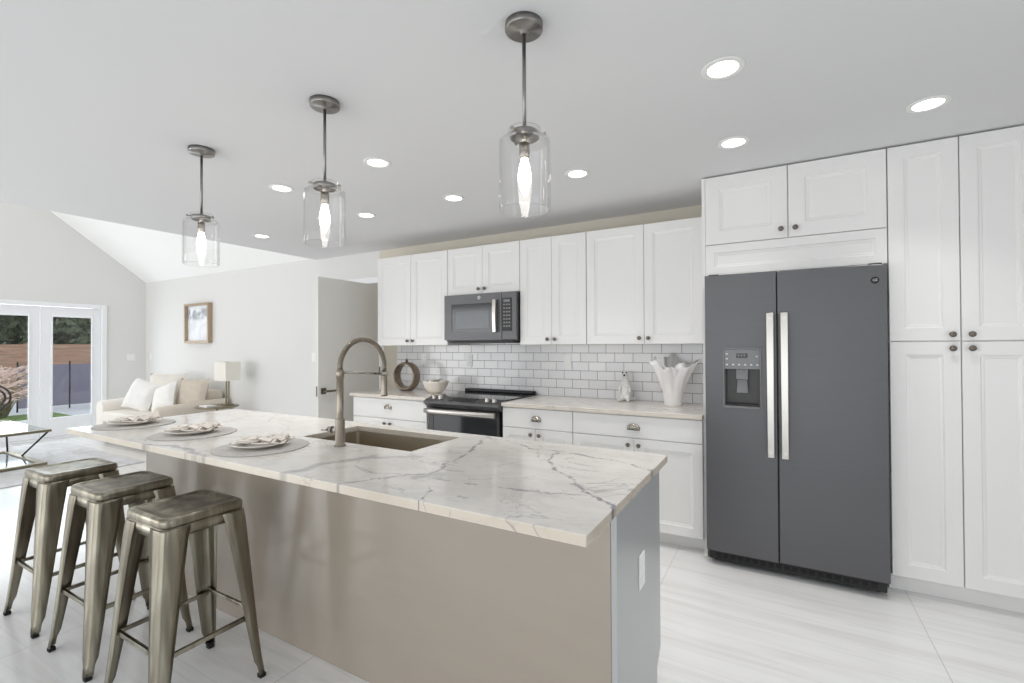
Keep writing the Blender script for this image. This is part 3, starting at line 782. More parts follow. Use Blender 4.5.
# sink
sk = thing('kitchen_sink', 'undermount stainless sink set in the island marble', 'sink', (-1.75, 1.74, 0.65))
zb = 0.665
rim = [(sx0-0.012, sy0-0.012), (sx1+0.012, sy0-0.012), (sx1+0.012, sy1+0.012), (sx0-0.012, sy1+0.012)]
def rrect(x0, x1, y0, y1, r, z, n=5):
    P = []
    for cx, cy, a0 in ((x1-r, y0+r, -PI/2), (x1-r, y1-r, 0), (x0+r, y1-r, PI/2), (x0+r, y0+r, PI)):
        for k in range(n+1):
            a = a0 + PI/2*k/n; P.append((cx+r*math.cos(a), cy+r*math.sin(a), z))
    return P
mb = MB().rings([rrect(sx0-0.02, sx1+0.02, sy0-0.02, sy1+0.02, 0.02, 0.8825), rrect(sx0-0.003, sx1+0.003, sy0-0.003, sy1+0.003, 0.02, 0.8825),
                 rrect(sx0-0.003, sx1+0.003, sy0-0.003, sy1+0.003, 0.02, zb+0.02), rrect(sx0+0.015, sx1-0.015, sy0+0.015, sy1-0.015, 0.02, zb)], False, True, smooth=False)
o = mb.build('basin', 'steel_sink', sk)
MB().lathe([(0.045, zb+0.001), (0.042, zb+0.004), (0.03, zb+0.002), (0.028, zb-0.0)], -1.75, 1.80, 24).build('drain', 'nickel', sk)

# faucet
fc = thing('kitchen_faucet', 'brushed nickel pull-down faucet with spring arch at the sink', 'faucet', (-1.755, 1.488, 0.914))
fx, fy = -1.755, 1.488
MB().lathe([(0.027, 0.9141), (0.027, 0.918), (0.0235, 0.922), (0.0215, 0.924), (0.0215, 1.035), (0.019, 1.04), (0.0155, 1.045), (0.0155, 1.225), (0.0185, 1.228), (0.0185, 1.258), (0.015, 1.264)], fx, fy, 28).build('column', 'satin_nickel', fc)
arc = []
rr = 0.139
for i in range(33):
    a = PI - PI*i/32
    arc.append(Vector((fx, fy+0.139+rr*math.cos(a), 1.272+0.132*math.sin(a))))
arc = [Vector((fx, fy, 1.262))] + arc + [Vector((fx, fy+0.278, 1.235))]
# spring coil wound round the hose
mb = MB(); pts = []
N = 620; turns = 62
L = len(arc)-1
for i in range(N+1):
    u = i/N*L; k = min(int(u), L-1); f = u-k
    p = arc[k].lerp(arc[k+1], f); tg = (arc[k+1]-arc[k]).normalized()
    nx = Vector((1, 0, 0)); ny = tg.cross(nx)
    a = 2*PI*turns*i/N
    pts.append(p + (nx*math.cos(a)+ny*math.sin(a))*0.0108)
mb.tube(pts, 0.0027, 6)
mb.build('spring_coil', 'satin_nickel', fc, smooth=True)
MB().tube(arc, 0.0092, 14).build('hose', 'satin_nickel', fc, smooth=True)
MB().lathe([(0.012, 1.248), (0.017, 1.238), (0.017, 1.225), (0.0145, 1.218), (0.0155, 1.14), (0.0175, 1.125), (0.0175, 1.118), (0.012, 1.116)], fx, fy+0.278, 24).build('spray_head', 'satin_nickel', fc)
mb = MB().cyl((fx, fy+0.02, 1.250), (fx, fy+0.262, 1.232), 0.0055, n=12)
ring = [[(fx+q*math.cos(a), fy+0.278+q*math.sin(a), z) for a in (2*PI*k/24 for k in range(24))] for q, z in ((0.0175, 1.222), (0.0215, 1.222), (0.0215, 1.240), (0.0175, 1.240), (0.0175, 1.222))]
mb.rings(ring, False, False); mb.build('holder_arm', 'nickel', fc)
mb = MB().cyl((fx-0.018, fy, 0.985), (fx-0.050, fy, 0.985), 0.013, n=20).cyl((fx-0.050, fy, 0.985), (fx-0.056, fy, 0.985), 0.0165, n=20).cyl((fx-0.056, fy, 0.985), (fx-0.078, fy, 0.985), 0.015, 0.0135, n=20).tube([(fx-0.067, fy-0.012, 0.985), (fx-0.069, fy-0.05, 0.988)], [0.0045, 0.004], 10)
mb.build('handle', 'nickel', fc)

# ------------------------------------------------------------------ place settings
def placemat(x, y, label):
    mb = MB().lathe([(0.02, 0.9142), (0.193, 0.9142), (0.197, 0.916), (0.193, 0.918), (0.02, 0.918)], x, y, 56)
    tag(mb.build('placemat', 'mat_grey'), label, 'placemat', 'grey round placemats on the island')
def plate(x, y, label):
    t = MB().lathe([(0.02, 0.9185), (0.062, 0.9185), (0.070, 0.922), (0.100, 0.930), (0.118, 0.937), (0.120, 0.939), (0.117, 0.9395), (0.098, 0.9335), (0.068, 0.926), (0.02, 0.9245)], x, y, 56).build('dinner_plate', 'plate_white')
    tag(t, label, 'plate', 'white plates on the placemats')
def napkin(x, y, rz, label, seed):
    """folded cloth fanned across the plate"""
    rnd = random.Random(seed)
    t = thing('napkin', label, 'napkin', (x, y, 0.94), 'folded striped napkins on the plates')
    mb = MB()
    def leaf(angle, length, w0, w1, z0, lift, ph):
        N, K = 14, 9; R = []
        for i in range(N+1):
            u = i/N; ring = []
            for k in range(K+1):
                s_ = k/K-0.5
                wd = (w0*(1-u)+w1*u)
                px = -length*0.45+length*u; py = s_*wd
                pz = z0 + lift*math.sin(PI*min(1, u*1.05))*0.6 + 0.010*math.cos(s_*PI*3+ph)*u + 0.004*math.sin(u*9+ph)*(0.3+abs(s_))
                ring.append((px*math.cos(angle)-py*math.sin(angle), px*math.sin(angle)+py*math.cos(angle), max(pz, 0.0005)))
            R.append(ring)
        mb.rings(R, False, False, closed=False)
    leaf(0.0, 0.225, 0.13, 0.15, 0.004, 0.006, 0.0)
    leaf(0.30, 0.21, 0.06, 0.10, 0.010, 0.008, 1.5)
    leaf(-0.25, 0.20, 0.07, 0.09, 0.014, 0.008, 3.0)
    mb.xform(Matrix.Translation((x, y, 0.938)))
    o = mb.build('folded_cloth', 'napkin_cloth', t, smooth=True)
    q = o.modifiers.new('solid', 'SOLIDIFY'); q.thickness = 0.0035; q.offset = 1
    t.rotation_euler.z = rz
sets = [(-3.32, 1.32, 'farthest from the faucet, at the left end'), (-2.69, 1.33, 'in the middle of the three'), (-2.05, 1.30, 'nearest the faucet and sink')]
for i, (x, y, wh) in enumerate(sets):
    placemat(x, y, 'round grey placemat on the island, ' + wh)
    plate(x-0.005, y-0.005, 'white plate on the placemat ' + wh)
    napkin(x-0.005, y-0.005, 0.35+0.12*i, 'folded striped napkin on the plate ' + wh, i)

# ------------------------------------------------------------------ things on the back worktop
rv = thing('ring_vase', 'bronze ring-shaped vase with small stopper left of the range', 'vase', (-3.35, 3.69, 0.914))
mb = MB(); R = []
cz = 1.062
for i in range(49):
    a = 2*PI*i/48
    th = 0.014 + 0.014*max(0, -math.sin(a))**2      # thicker at the foot
    rc = 0.135 - 0.004*max(0, -math.sin(a))
    ring = []
    for k in range(12):
        q = 2*PI*k/12
        rad = rc + th*math.cos(q)
        ring.append((-3.35+rad*math.cos(a), 3.69+0.055*math.sin(q), max(0.9245 if False else 0.9145, cz+rad*math.sin(a))))
    R.append(ring)
mb.rings(R, False, False); mb.b.verts.ensure_lookup_table()
bmesh.ops.remove_doubles(mb.b, verts=mb.b.verts, dist=1e-5)
mb.build('body', 'bronze', rv, smooth=True)
MB().lathe([(0.014, 1.212), (0.012, 1.226), (0.018, 1.228), (0.018, 1.234), (0.006, 1.237), (0.005, 1.246), (0.001, 1.248)], -3.35, 3.69, 18).build('stopper', 'bronze', rv)

bw = thing('bowl', 'cream bowl with dark folded rim pieces, left of the range', 'bowl', (-2.93, 3.62, 0.914))
MB().lathe([(0.050, 0.9142), (0.056, 0.918), (0.085, 0.938), (0.110, 0.975), (0.124, 1.012), (0.129, 1.032), (0.125, 1.033), (0.117, 1.01), (0.10, 0.975), (0.075, 0.945), (0.02, 0.930)], -2.93, 3.64, 40).build('body', 'bowl_cream', bw)
rnd = random.Random(3)
for k in range(6):
    a = 2*PI*k/6+0.3; cx, cy = -2.93+0.06*math.cos(a), 3.64+0.06*math.sin(a)
    s = MB(); R = []
    for i in range(9):
        u = i/8*PI
        R.append([(cx+0.045*math.cos(u), cy+0.026*math.sin(u)*math.cos(q), 1.022+0.018*math.sin(u)*math.sin(q)+0.004*k % 0.01) for q in (2*PI*j/10 for j in range(10))])
    s.rings(R); s.xform(Matrix.Translation((cx, cy, 1.02)) @ Matrix.Rotation(rnd.uniform(0, 3), 4, 'Z') @ Matrix.Rotation(0.3, 4, 'X') @ Matrix.Translation((-cx, -cy, -1.02)))
    o = s.build('shell', 'pewter' if k % 2 else 'bowl_cream', None, smooth=True); tag(o, 'seashell heaped in the cream bowl left of the range', 'shell', 'seashells in the cream bowl')

fg = thing('animal_figurine', 'small clear-white standing animal figurine with black eyes and nose', 'figurine', (-1.10, 3.835, 0.914))
gx, gy = -1.10, 3.835
def blob(m, c, r, n=16):
    R = []
    for i in range(n//2+1):
        e = -PI/2 + PI*i/(n//2)
        R.append([(c[0]+r[0]*max(0.02, math.cos(e))*math.cos(a), c[1]+r[1]*max(0.02, math.cos(e))*math.sin(a), c[2]+r[2]*math.sin(e)) for a in (2*PI*k/n for k in range(n))])
    m.rings(R)
# one continuous body grown from a jointed skeleton
def skin(name, m, parent, verts, edges, radii, sub=2, root=0):
    off = worldloc(parent) if parent else Vector()
    me = bpy.data.meshes.new(name); me.from_pydata([Vector(v)-off for v in verts], edges, []); me.materials.append(M[m])
    o = bpy.data.objects.new(name, me); C.objects.link(o); o.parent = parent
    q = o.modifiers.new('skin', 'SKIN'); q.use_smooth_shade = True
    for i, r in enumerate(radii):
        o.data.skin_vertices[0].data[i].radius = (r, r) if not isinstance(r, tuple) else r
        o.data.skin_vertices[0].data[i].use_root = (i == root)
    s = o.modifiers.new('sub', 'SUBSURF'); s.levels = sub; s.render_levels = sub
    return o
vs = [(gx, gy, .955), (gx, gy, 1.01), (gx-.004, gy, 1.065), (gx-.003, gy-.006, 1.105), (gx+.002, gy-.022, 1.138), (gx+.006, gy-.050, 1.130),
      (gx-.022, gy-.012, 1.163), (gx+.024, gy-.012, 1.163),
      (gx-.035, gy-.045, .93), (gx-.038, gy-.085, .924), (gx+.035, gy-.045, .93), (gx+.040, gy-.085, .924),
      (gx-.042, gy-.03, 1.03), (gx-.03, gy-.06, .985), (gx+.042, gy-.03, 1.03), (gx+.05, gy-.06, .985),
      (gx+.05, gy+.02, .93), (gx+.085, gy-.01, .945)]
es = [(0, 1), (1, 2), (2, 3), (3, 4), (4, 5), (4, 6), (4, 7), (0, 8), (8, 9), (0, 10), (10, 11), (2, 12), (12, 13), (2, 14), (14, 15), (0, 16), (16, 17)]
rs = [.036, .038, .030, .022, .027, .013, .007, .007, .020, .012, .020, .012, .012, .009, .012, .009, .014, .006]
skin('body', 'figurine_white', fg, vs, es, rs)
m = MB()
blob(m, (gx-.013, gy-.046, 1.148), (.0065, .005, .0065)); blob(m, (gx+.019, gy-.046, 1.148), (.0065, .005, .0065)); m.build('eyes', 'black_plastic', fg)
m = MB(); blob(m, (gx+.006, gy-.064, 1.128), (.008, .006, .008)); m.build('nose', 'black_plastic', fg)

vz = thing('ruffled_vase', 'white ruffled handkerchief vase on the worktop beside the refrigerator', 'vase', (-0.68, 3.62, 0.914))
vx, vy = -0.70, 3.70
rn = random.Random(11); lob = [rn.uniform(0.6, 1.3) for _ in range(12)]
def ruf(a, r, z):
    u = max(0.0, (z-0.99)/0.25)
    k = 0.55*math.sin(3*a+2.0) + 0.5*math.sin(7*a+0.6) + 0.3*math.sin(12*a+1.3)
    R = r*(1 + 0.24*k*u**1.2)
    zz = z + u*u*(0.020*math.sin(3*a+2.3)+0.020*math.sin(5*a+0.9)+0.012*math.sin(11*a)-0.018)
    return R, zz
prof = [(0.060, 0.9142), (0.065, 0.922), (0.067, 0.96), (0.072, 1.0), (0.083, 1.05), (0.098, 1.10), (0.115, 1.15), (0.133, 1.20), (0.150, 1.24),
        (0.147, 1.241), (0.129, 1.20), (0.110, 1.15), (0.092, 1.10), (0.077, 1.05), (0.062, 0.97), (0.04, 0.93)]
MB().lathe(prof, vx, vy, 96, fn=ruf).build('body', 'vase_white', vz, smooth=True)
def ruf2(a, r, z):
    u = max(0.0, (z-1.02)/0.2)
    return r*(1 + 0.16*u*(math.sin(4*a+1.2)+0.5*math.sin(9*a))), z + u*u*(0.020*math.sin(3*a+2.6)+0.012*math.sin(8*a+0.4) + 0.03*math.cos(a-2.6))
MB().lathe([(0.045, 1.0), (0.060, 1.08), (0.090, 1.16), (0.118, 1.245), (0.115, 1.246), (0.084, 1.16), (0.052, 1.08), (0.036, 1.0)], vx, vy, 80, fn=ruf2).build('inner_ruffle', 'vase_white', vz, smooth=True)

# ------------------------------------------------------------------ bar stools
def make_stool():
    t = thing('bar_stool', '', 'stool', (0, 0, 0), 'gunmetal bar stools at the island')
    H = 0.745; hs = 0.152
    # pressed seat pan
    b = MB(); R = []
    for ins, z in ((0.004, H-0.033), (0.001, H-0.032), (0.0, H-0.029), (0.0, H-0.013), (0.0015, H-0.007), (0.006, H-0.002), (0.012, H), (0.024, H), (0.029, H-0.0025), (0.034, H-0.004), (0.06, H-0.004)):
        R.append(rrect(-hs+ins, hs-ins, -hs+ins, hs-ins, 0.036-ins*0.5, z, 6))
    b.rings(R, True, True); b.build('seat', 'gunmetal', t)
    # skirt under the seat
    b = MB(); R = []
    for ins, z in ((0.010, H-0.030), (0.010, H-0.037), (0.0025, H-0.040), (0.0015, H-0.075)):
        R.append(rrect(-hs+ins, hs-ins, -hs+ins, hs-ins, 0.026, z, 6))
    b.rings(R, False, False)
    o = b.build('apron', 'gunmetal', t); q = o.modifiers.new('solid', 'SOLIDIFY'); q.thickness = 0.002
    b = MB().cyl((-0.135, -0.135, H-0.062), (0.135, 0.135, H-0.062), 0.006, n=8).cyl((-0.135, 0.135, H-0.066), (0.135, -0.135, H-0.066), 0.006, n=8)
    b.build('cross_brace', 'dark_metal', t)
    # folded sheet legs
    prof = [(0.7055, 0.1515, 0.094), (0.70, 0.1525, 0.094), (0.66, 0.157, 0.088), (0.45, 0.172, 0.070), (0.22, 0.188, 0.052), (0.08, 0.199, 0.040), (0.055, 0.201, 0.030), (0.018, 0.205, 0.028)]
    def at(z):
        for (z1, p1, w1), (z0, p0, w0) in zip(prof, prof[1:]):
            if z0 <= z <= z1:
                f = (z-z0)/(z1-z0); return p0+(p1-p0)*f, w0+(w1-w0)*f
    for sx, sy in ((-1, -1), (1, -1), (1, 1), (-1, 1)):
        b = MB(); R = []
        for z, p, wd in prof:
            r = min(0.022, wd*0.45); th = 0.0035
            out = [(p-wd, p), (p-wd*0.62, p+0.003), (p-r, p)]
            for k in range(1, 5):
                a = PI/2*(1-k/5); out.append((p-r+r*math.cos(a), p-r+r*math.sin(a)))
            out += [(p, p-r), (p+0.003, p-wd*0.62), (p, p-wd)]
            inn = [(x-th if i > 3 else x, y-th if i <= 6 else y) for i, (x, y) in enumerate(out)]
            ring = out + list(reversed(inn))
            R.append([(sx*x, sy*y, z) for x, y in ring])
        b.rings(R)
        lg = b.build('leg', 'gunmetal', t)
        bf = MB().box(min(sx*0.180, sx*0.2065), max(sx*0.180, sx*0.2060), min(sy*0.180, sy*0.2060), max(sy*0.180, sy*0.2060), 0, 0.0178)
        bf.build('rubber_foot', 'rubber', lg, bevel=0.004)
    z = 0.262; p, wd = at(z)
    for k in range(4):
        b = MB()
        zz = z + (0.0 if k % 2 else 0.016)
        b.box(-p+0.012, p-0.012, p-0.014, p-0.008, zz-0.009, zz+0.009).box(-p+0.012, p-0.012, p-0.020, p-0.008, zz+0.006, zz+0.009)
        b.xform(Matrix.Rotation(k*PI/2, 4, 'Z'))
        b.build('stretcher', 'gunmetal', t, bevel=0.0015)
    return t
st = make_stool()
st.location = (-2.075, 1.0, 0); st['label'] = 'gunmetal bar stool nearest the camera, on the right of the three'
dup(st, (-2.68, 1.02, 0), 0.0, 'middle one of the three gunmetal bar stools at the island')
dup(st, (-3.268, 1.02, 0), 0.0, 'gunmetal bar stool farthest along the island, nearest the lounge')

# ------------------------------------------------------------------ pendants
def make_pendant():
    t = thing('pendant_light', '', 'pendant light', (0, 0, 0), 'glass pendants over the island')
    c = CZ
    MB().lathe([(0.064, c), (0.064, c-0.022), (0.061, c-0.025), (0.014, c-0.0255), (0.013, c-0.033), (0.008, c-0.036)], 0, 0, 36, True, True).build('canopy', 'brushed_steel', t)
    MB().cyl((0, 0, 2.09), (0, 0, c-0.03), 0.0065, n=12).build('rod', 'brushed_steel', t)
    cap = MB().lathe([(0.010, 2.098), (0.046, 2.096), (0.0495, 2.093), (0.0495, 2.074), (0.045, 2.072), (0.042, 2.088), (0.010, 2.090)], 0, 0, 36).build('cap', 'brushed_steel', t)
    for a in (0.4, 0.4+2*PI/3, 0.4+4*PI/3):
        p0 = Vector((0.050*math.cos(a), 0.050*math.sin(a), 2.085)); p1 = Vector((0.066*math.cos(a), 0.066*math.sin(a), 2.085)); p2 = Vector((0.073*math.cos(a), 0.073*math.sin(a), 2.085))
        MB().cyl(p0, p1, 0.003, n=8).cyl(p1, p2, 0.0065, n=12).build('thumbscrew', 'nickel', cap)
    MB().lathe([(0.0525, 2.103), (0.056, 2.104), (0.0565, 2.076), (0.062, 2.070), (0.080, 2.068), (0.0865, 2.062), (0.087, 1.831), (0.0855, 1.827), (0.083, 1.831), (0.083, 2.060), (0.078, 2.0645), (0.060, 2.066), (0.0525, 2.074), (0.0525, 2.103)], 0, 0, 64, False, False).build('glass_shade', 'jar_glass', t)
    MB().cyl((0, 0, 2.098), (0, 0, 2.05), 0.010, n=12).lathe([(0.010, 2.06), (0.018, 2.056), (0.018, 2.012), (0.015, 2.004), (0.012, 2.004)], 0, 0, 20).build('socket', 'nickel', t)
    MB().lathe([(0.011, 2.006), (0.013, 1.995), (0.019, 1.970), (0.0225, 1.945), (0.020, 1.918), (0.011, 1.892), (0.003, 1.878), (0.001, 1.876)], 0, 0, 24).build('bulb', 'bulb_glow', t)
    return t
pd = make_pendant()
pls = [(-0.745, 1.404, 'glass jar pendant light nearest the camera, in front of the cabinets'), (-1.757, 1.407, 'middle of the three glass jar pendants over the island'), (-2.768, 1.405, 'glass jar pendant farthest along the island, before the lounge')]
for i, (x, y, lb) in enumerate(pls):
    o = pd if i == 0 else dup(pd)
    o.location = (x, y, 0); o['label'] = lb

# ------------------------------------------------------------------ recessed ceiling lights
def make_can():
    t = thing('recessed_light', '', 'ceiling light', (0, 0, 0), 'recessed ceiling lights')
    MB().lathe([(0.055, CZ-0.0005), (0.080, CZ-0.0005), (0.081, CZ-0.002), (0.078, CZ-0.004), (0.058, CZ-0.0045), (0.055, CZ-0.0005)], 0, 0, 36, False, False).build('trim_ring', 'white_plastic', t)
    MB().lathe([(0.001, CZ-0.0005), (0.057, CZ-0.0005), (0.057, CZ-0.003), (0.001, CZ-0.003)], 0, 0, 36).build('lens', 'can_glow', t)
    return t
cans = [(-0.183, 2.023, 'recessed ceiling light nearest the camera, above the island end'), (0.602, 2.794, 'recessed ceiling light in front of the tall pantry doors'),
        (-0.203, 2.793, 'recessed ceiling light in front of the over-refrigerator cabinet'), (-1.105, 2.798, 'recessed ceiling light just right of the nearest pendant'),
        (-2.078, 2.798, 'recessed ceiling light left of the nearest pendant, before the microwave cabinet'), (-2.068, 2.028, 'recessed ceiling light beside the middle pendant rod, on its right'),
        (-2.971, 2.023, 'recessed ceiling light between the far pendant and the middle pendant'), (-2.976, 2.793, 'recessed ceiling light just right of the middle pendant glass'),
        (-4.421, 2.803, 'recessed ceiling light farthest away, right of the far pendant glass')]
cn = make_can()
for i, (x, y, lb) in enumerate(cans):
    o = cn if i == 0 else dup(cn)
    o.location = (x, y, 0); o['label'] = lb
    l = bpy.data.lights.new('can_lamp', 'AREA'); l.shape = 'DISK'; l.size = 0.12; l.energy = 2.4; l.spread = 1.62; l.color = (1, 0.975, 0.94)
    lo = bpy.data.objects.new('can_lamp', l); C.objects.link(lo); lo.location = (x, y, CZ-0.012)

# ------------------------------------------------------------------ lounge
def seam_of(g):
    return {v for (kk, i, k), v in g.items() if kk == 'e'}
def cushion(name, c, sx, sy, sz, m, parent=None, rot=None, n=10, pinch=0.10):
    """soft pillow: width sx, height sz, thickness sy, pinched corners"""
    b = MB(); g = {}
    for side in (-1, 1):
        for i in range(n+1):
            for k in range(n+1):
                u = i/n*2-1; v = k/n*2-1
                pu = u*(1-pinch*(1-v*v)*abs(u)**3); pv = v*(1-pinch*(1-u*u)*abs(v)**3)
                th = (max(0, 1-u**4)*max(0, 1-v**4))**0.6
                if (abs(u) == 1 or abs(v) == 1):
                    if ('e', i, k) in g: g[(side, i, k)] = g[('e', i, k)]; continue
                vt_ = b.b.verts.new((pu*sx/2, side*th*sy/2, pv*sz/2)); g[(side, i, k)] = vt_
                if abs(u) == 1 or abs(v) == 1: g[('e', i, k)] = vt_
        for i in range(n):
            for k in range(n): b.face((g[(side, i, k)], g[(side, i+1, k)], g[(side, i+1, k+1)], g[(side, i, k+1)]), True)
    Rm = Matrix.Identity(4)
    for ax, an in (rot or []): Rm = Matrix.Rotation(an, 4, ax) @ Rm
    for (kk, i, k), v_ in g.items():
        if kk == 'e':
            for e_ in v_.link_edges:
                if all(q_ in seam_of(g) for q_ in e_.verts): e_.smooth = False
    b.xform(Matrix.Translation(c) @ Rm)
    return b.build(name, m, parent, smooth=True)
sf = thing('sofa', 'cream upholstered sofa against the back wall in the lounge corner', 'sofa', (-7.85, 3.45, 0))
s0, s1, sa, sb = -8.70, -6.87, 2.98, 3.88
MB().box(s0+0.02, s1-0.02, sa+0.04, sb, 0.06, 0.30).build('base', 'sofa_fabric', sf, bevel=0.02)
def arm(x0, x1):
    b = MB(); P = []
    xm = (x0+x1)/2; hw = (x1-x0)/2
    R = []
    for yy, zt, k in ((sa, 0.58, 0.0), (sa+0.02, 0.60, 1.0), (sa+0.25, 0.615, 1.0), (sb-0.25, 0.64, 1.0), (sb-0.01, 0.64, 1.0), (sb, 0.63, 0.0)):
        ring = [(x0+0.01*(1-k), yy, 0.06), (x1-0.01*(1-k), yy, 0.06)]
        for j in range(9):
            a = PI*j/8; ring.append((xm+hw*math.cos(a), yy, zt-0.09+0.09*math.sin(a)))
        R.append(ring)
    b.rings(R); return b
arm(s0, s0+0.22).build('arm', 'sofa_white', sf)  # paler fabric here puts the window light on this arm into its colour
arm(s1-0.16, s1).build('arm', 'sofa_fabric', sf)
MB().box(s0+0.22, s1-0.16, sb-0.24, sb, 0.30, 0.76).build('backrest', 'sofa_fabric', sf, bevel=0.05, seg=4)
xm = (s0+s1)/2
for a, b in ((s0+0.225, xm-0.003), (xm+0.003, s1-0.165)):
    MB().box(a, b, sa-0.01, sb-0.25, 0.302, 0.46).build('seat_cushion', 'sofa_white', sf, bevel=0.035, seg=4)
for x in (s0+0.08, s1-0.08):
    for y in (sa+0.10, sb-0.08): MB().cyl((x, y, 0), (x, y, 0.062), 0.02, 0.028, 12).build('foot', 'dark_metal', sf)
gP = 'throw pillows on the sofa'
tag(cushion('throw_pillow', (-8.10, 3.30, 0.675), 0.50, 0.16, 0.46, 'pillow_white', None, [('Y', 0.22), ('X', -0.35), ('Z', 0.35)]), 'white throw pillow at the left end of the sofa', 'pillow', gP)
tag(cushion('throw_pillow', (-7.86, 3.50, 0.735), 0.60, 0.16, 0.54, 'pillow_cream', None, [('X', -0.22), ('Z', 0.42)]), 'large cream throw pillow leaning on the sofa back', 'pillow', gP)
tag(cushion('throw_pillow', (-7.48, 3.32, 0.675), 0.42, 0.14, 0.40, 'pillow_white', None, [('Y', -0.35), ('X', -0.38), ('Z', 0.1)]), 'small white throw pillow in front of the large cream one', 'pillow', gP)
tag(cushion('throw_pillow', (-7.17, 3.53, 0.72), 0.52, 0.15, 0.44, 'pillow_beige', None, [('X', -0.22), ('Z', 0.25)]), 'beige throw pillow at the right end of the sofa, by the lamp', 'pillow', gP)

tb = thing('side_table', 'round side table beside the sofa arm holding a lamp', 'side table', (-6.50, 3.50, 0))
MB().lathe([(0.02, 0.575), (0.245, 0.575), (0.255, 0.580), (0.255, 0.590), (0.245, 0.595), (0.02, 0.595)], -6.50, 3.50, 40).build('table_top', 'champagne', tb)
MB().lathe([(0.012, 0.575), (0.016, 0.56), (0.016, 0.04), (0.03, 0.025)], -6.50, 3.50, 16).build('stem', 'champagne', tb)
MB().lathe([(0.02, 0.0), (0.16, 0.0), (0.165, 0.008), (0.03, 0.026), (0.02, 0.028)], -6.50, 3.50, 32).build('base', 'champagne', tb)
o = MB().box(-6.55, -6.37, 3.30, 3.43, 0.5955, 0.615).build('book', 'pillow_white', bevel=0.002); tag(o, 'white closed book lying on the round side table', 'book')
lp = thing('table_lamp', 'table lamp with square white shade on the side table', 'lamp', (-6.44, 3.60, 0.595))
bx, by = -6.44, 3.60
MB().box(bx-0.07, bx+0.07, by-0.05, by+0.05, 0.5955, 0.613).build('base', 'champagne', lp, bevel=0.003)
MB().box(bx-0.035, bx-0.021, by-0.008, by+0.008, 0.613, 0.93).box(bx+0.021, bx+0.035, by-0.008, by+0.008, 0.613, 0.93).box(bx-0.035, bx+0.035, by-0.008, by+0.008, 0.93, 0.945).build('stem', 'champagne', lp)
mb = MB()
hw, hd = 0.135, 0.10
R = [[(bx-hw, by-hd, z), (bx+hw, by-hd, z), (bx+hw, by+hd, z), (bx-hw, by+hd, z)] for z in (0.925, 1.175)]
mb.rings(R, False, False, smooth=False); o = mb.build('lamp_shade', 'shade_fabric', lp); q = o.modifiers.new('solid', 'SOLIDIFY'); q.thickness = 0.003
MB().cyl((bx, by, 0.945), (bx, by, 1.0), 0.012, n=12).lathe([(0.012, 1.0), (0.028, 1.04), (0.026, 1.07), (0.004, 1.09)], bx, by, 16).build('bulb', 'white_plastic', lp)
MB().box(bx-hw, bx+hw, by-0.003, by+0.003, 0.985, 0.991).build('shade_spider', 'champagne', lp)

pc = thing('picture_frame', 'framed pale sketch in a tan frame on the lounge wall', 'picture', (-7.755, YB, 1.43))
ax0, ax1, az0, az1 = -8.10, -7.41, 1.436, 2.045
mb = MB()
fw = 0.035
for a, b, c, e in ((ax0, ax0+fw, az0, az1), (ax1-fw, ax1, az0, az1), (ax0+fw, ax1-fw, az0, az0+fw), (ax0+fw, ax1-fw, az1-fw, az1)): mb.box(a, b, YB-0.065, YB-0.001, c, e)
mb.build('frame', 'brass_wood', pc, bevel=0.003)
MB().box(ax0+fw-0.002, ax1-fw+0.002, YB-0.02, YB-0.012, az0+fw-0.002, az1-fw+0.002).build('artwork', 'art_paper', pc)

# rug and cocktail table
o = MB().box(-9.2, -6.6, -0.3, 2.72, 0.0005, 0.012).build('rug', 'rug_pile', bevel=0.004); tag(o, 'pale grey mottled area rug in front of the sofa', 'rug')
ct = thing('coffee_table', 'brass-framed glass coffee table on the rug by the French doors', 'coffee table', (-8.0, 1.65, 0.012))
tx0, tx1, ty0, ty1, tz = -8.75, -7.28, 1.15, 2.09, 0.437
b_ = 0.022
MB().box(tx1-0.045, tx1, ty0, ty1, tz-0.028, tz).build('top_rail', 'champagne', ct, bevel=0.003)
MB().box(tx0, tx0+0.045, ty0, ty1, tz-0.028, tz).build('top_rail', 'champagne', ct, bevel=0.003)
MB().box(tx0+0.045, tx1-0.045, ty0, ty1, tz-0.018, tz-0.006).build('glass_top', 'table_glass', ct)
mb = MB()
lx0, lx1 = tx0+0.05, tx1-0.12
for a, b, c, e in ((lx1-0.09, lx1, ty0, ty1), (lx0, lx0+0.07, ty0, ty1), (lx0+0.07, lx1-0.09, ty0, ty0+0.07), (lx0+0.07, lx1-0.09, ty1-0.07, ty1)): mb.box(a, b, c, e, 0.0125, 0.045)
mb.build('lower_frame', 'champagne', ct, bevel=0.003)
MB().box(lx0+0.07, lx1-0.09, ty0+0.07, ty1-0.07, 0.020, 0.032).build('mirror_shelf', 'mirror_shelf', ct)
for yy in (ty0+0.03, ty1-0.03):
    MB().tube([(tx1-0.02, yy, tz-0.028), (-8.12, yy, 0.045)], 0.010, 10).build('leg', 'dark_metal', ct)
    MB().tube([(tx0+0.03, yy, tz-0.028), (tx0+0.10, yy, 0.045)], 0.010, 10).build('leg', 'dark_metal', ct)

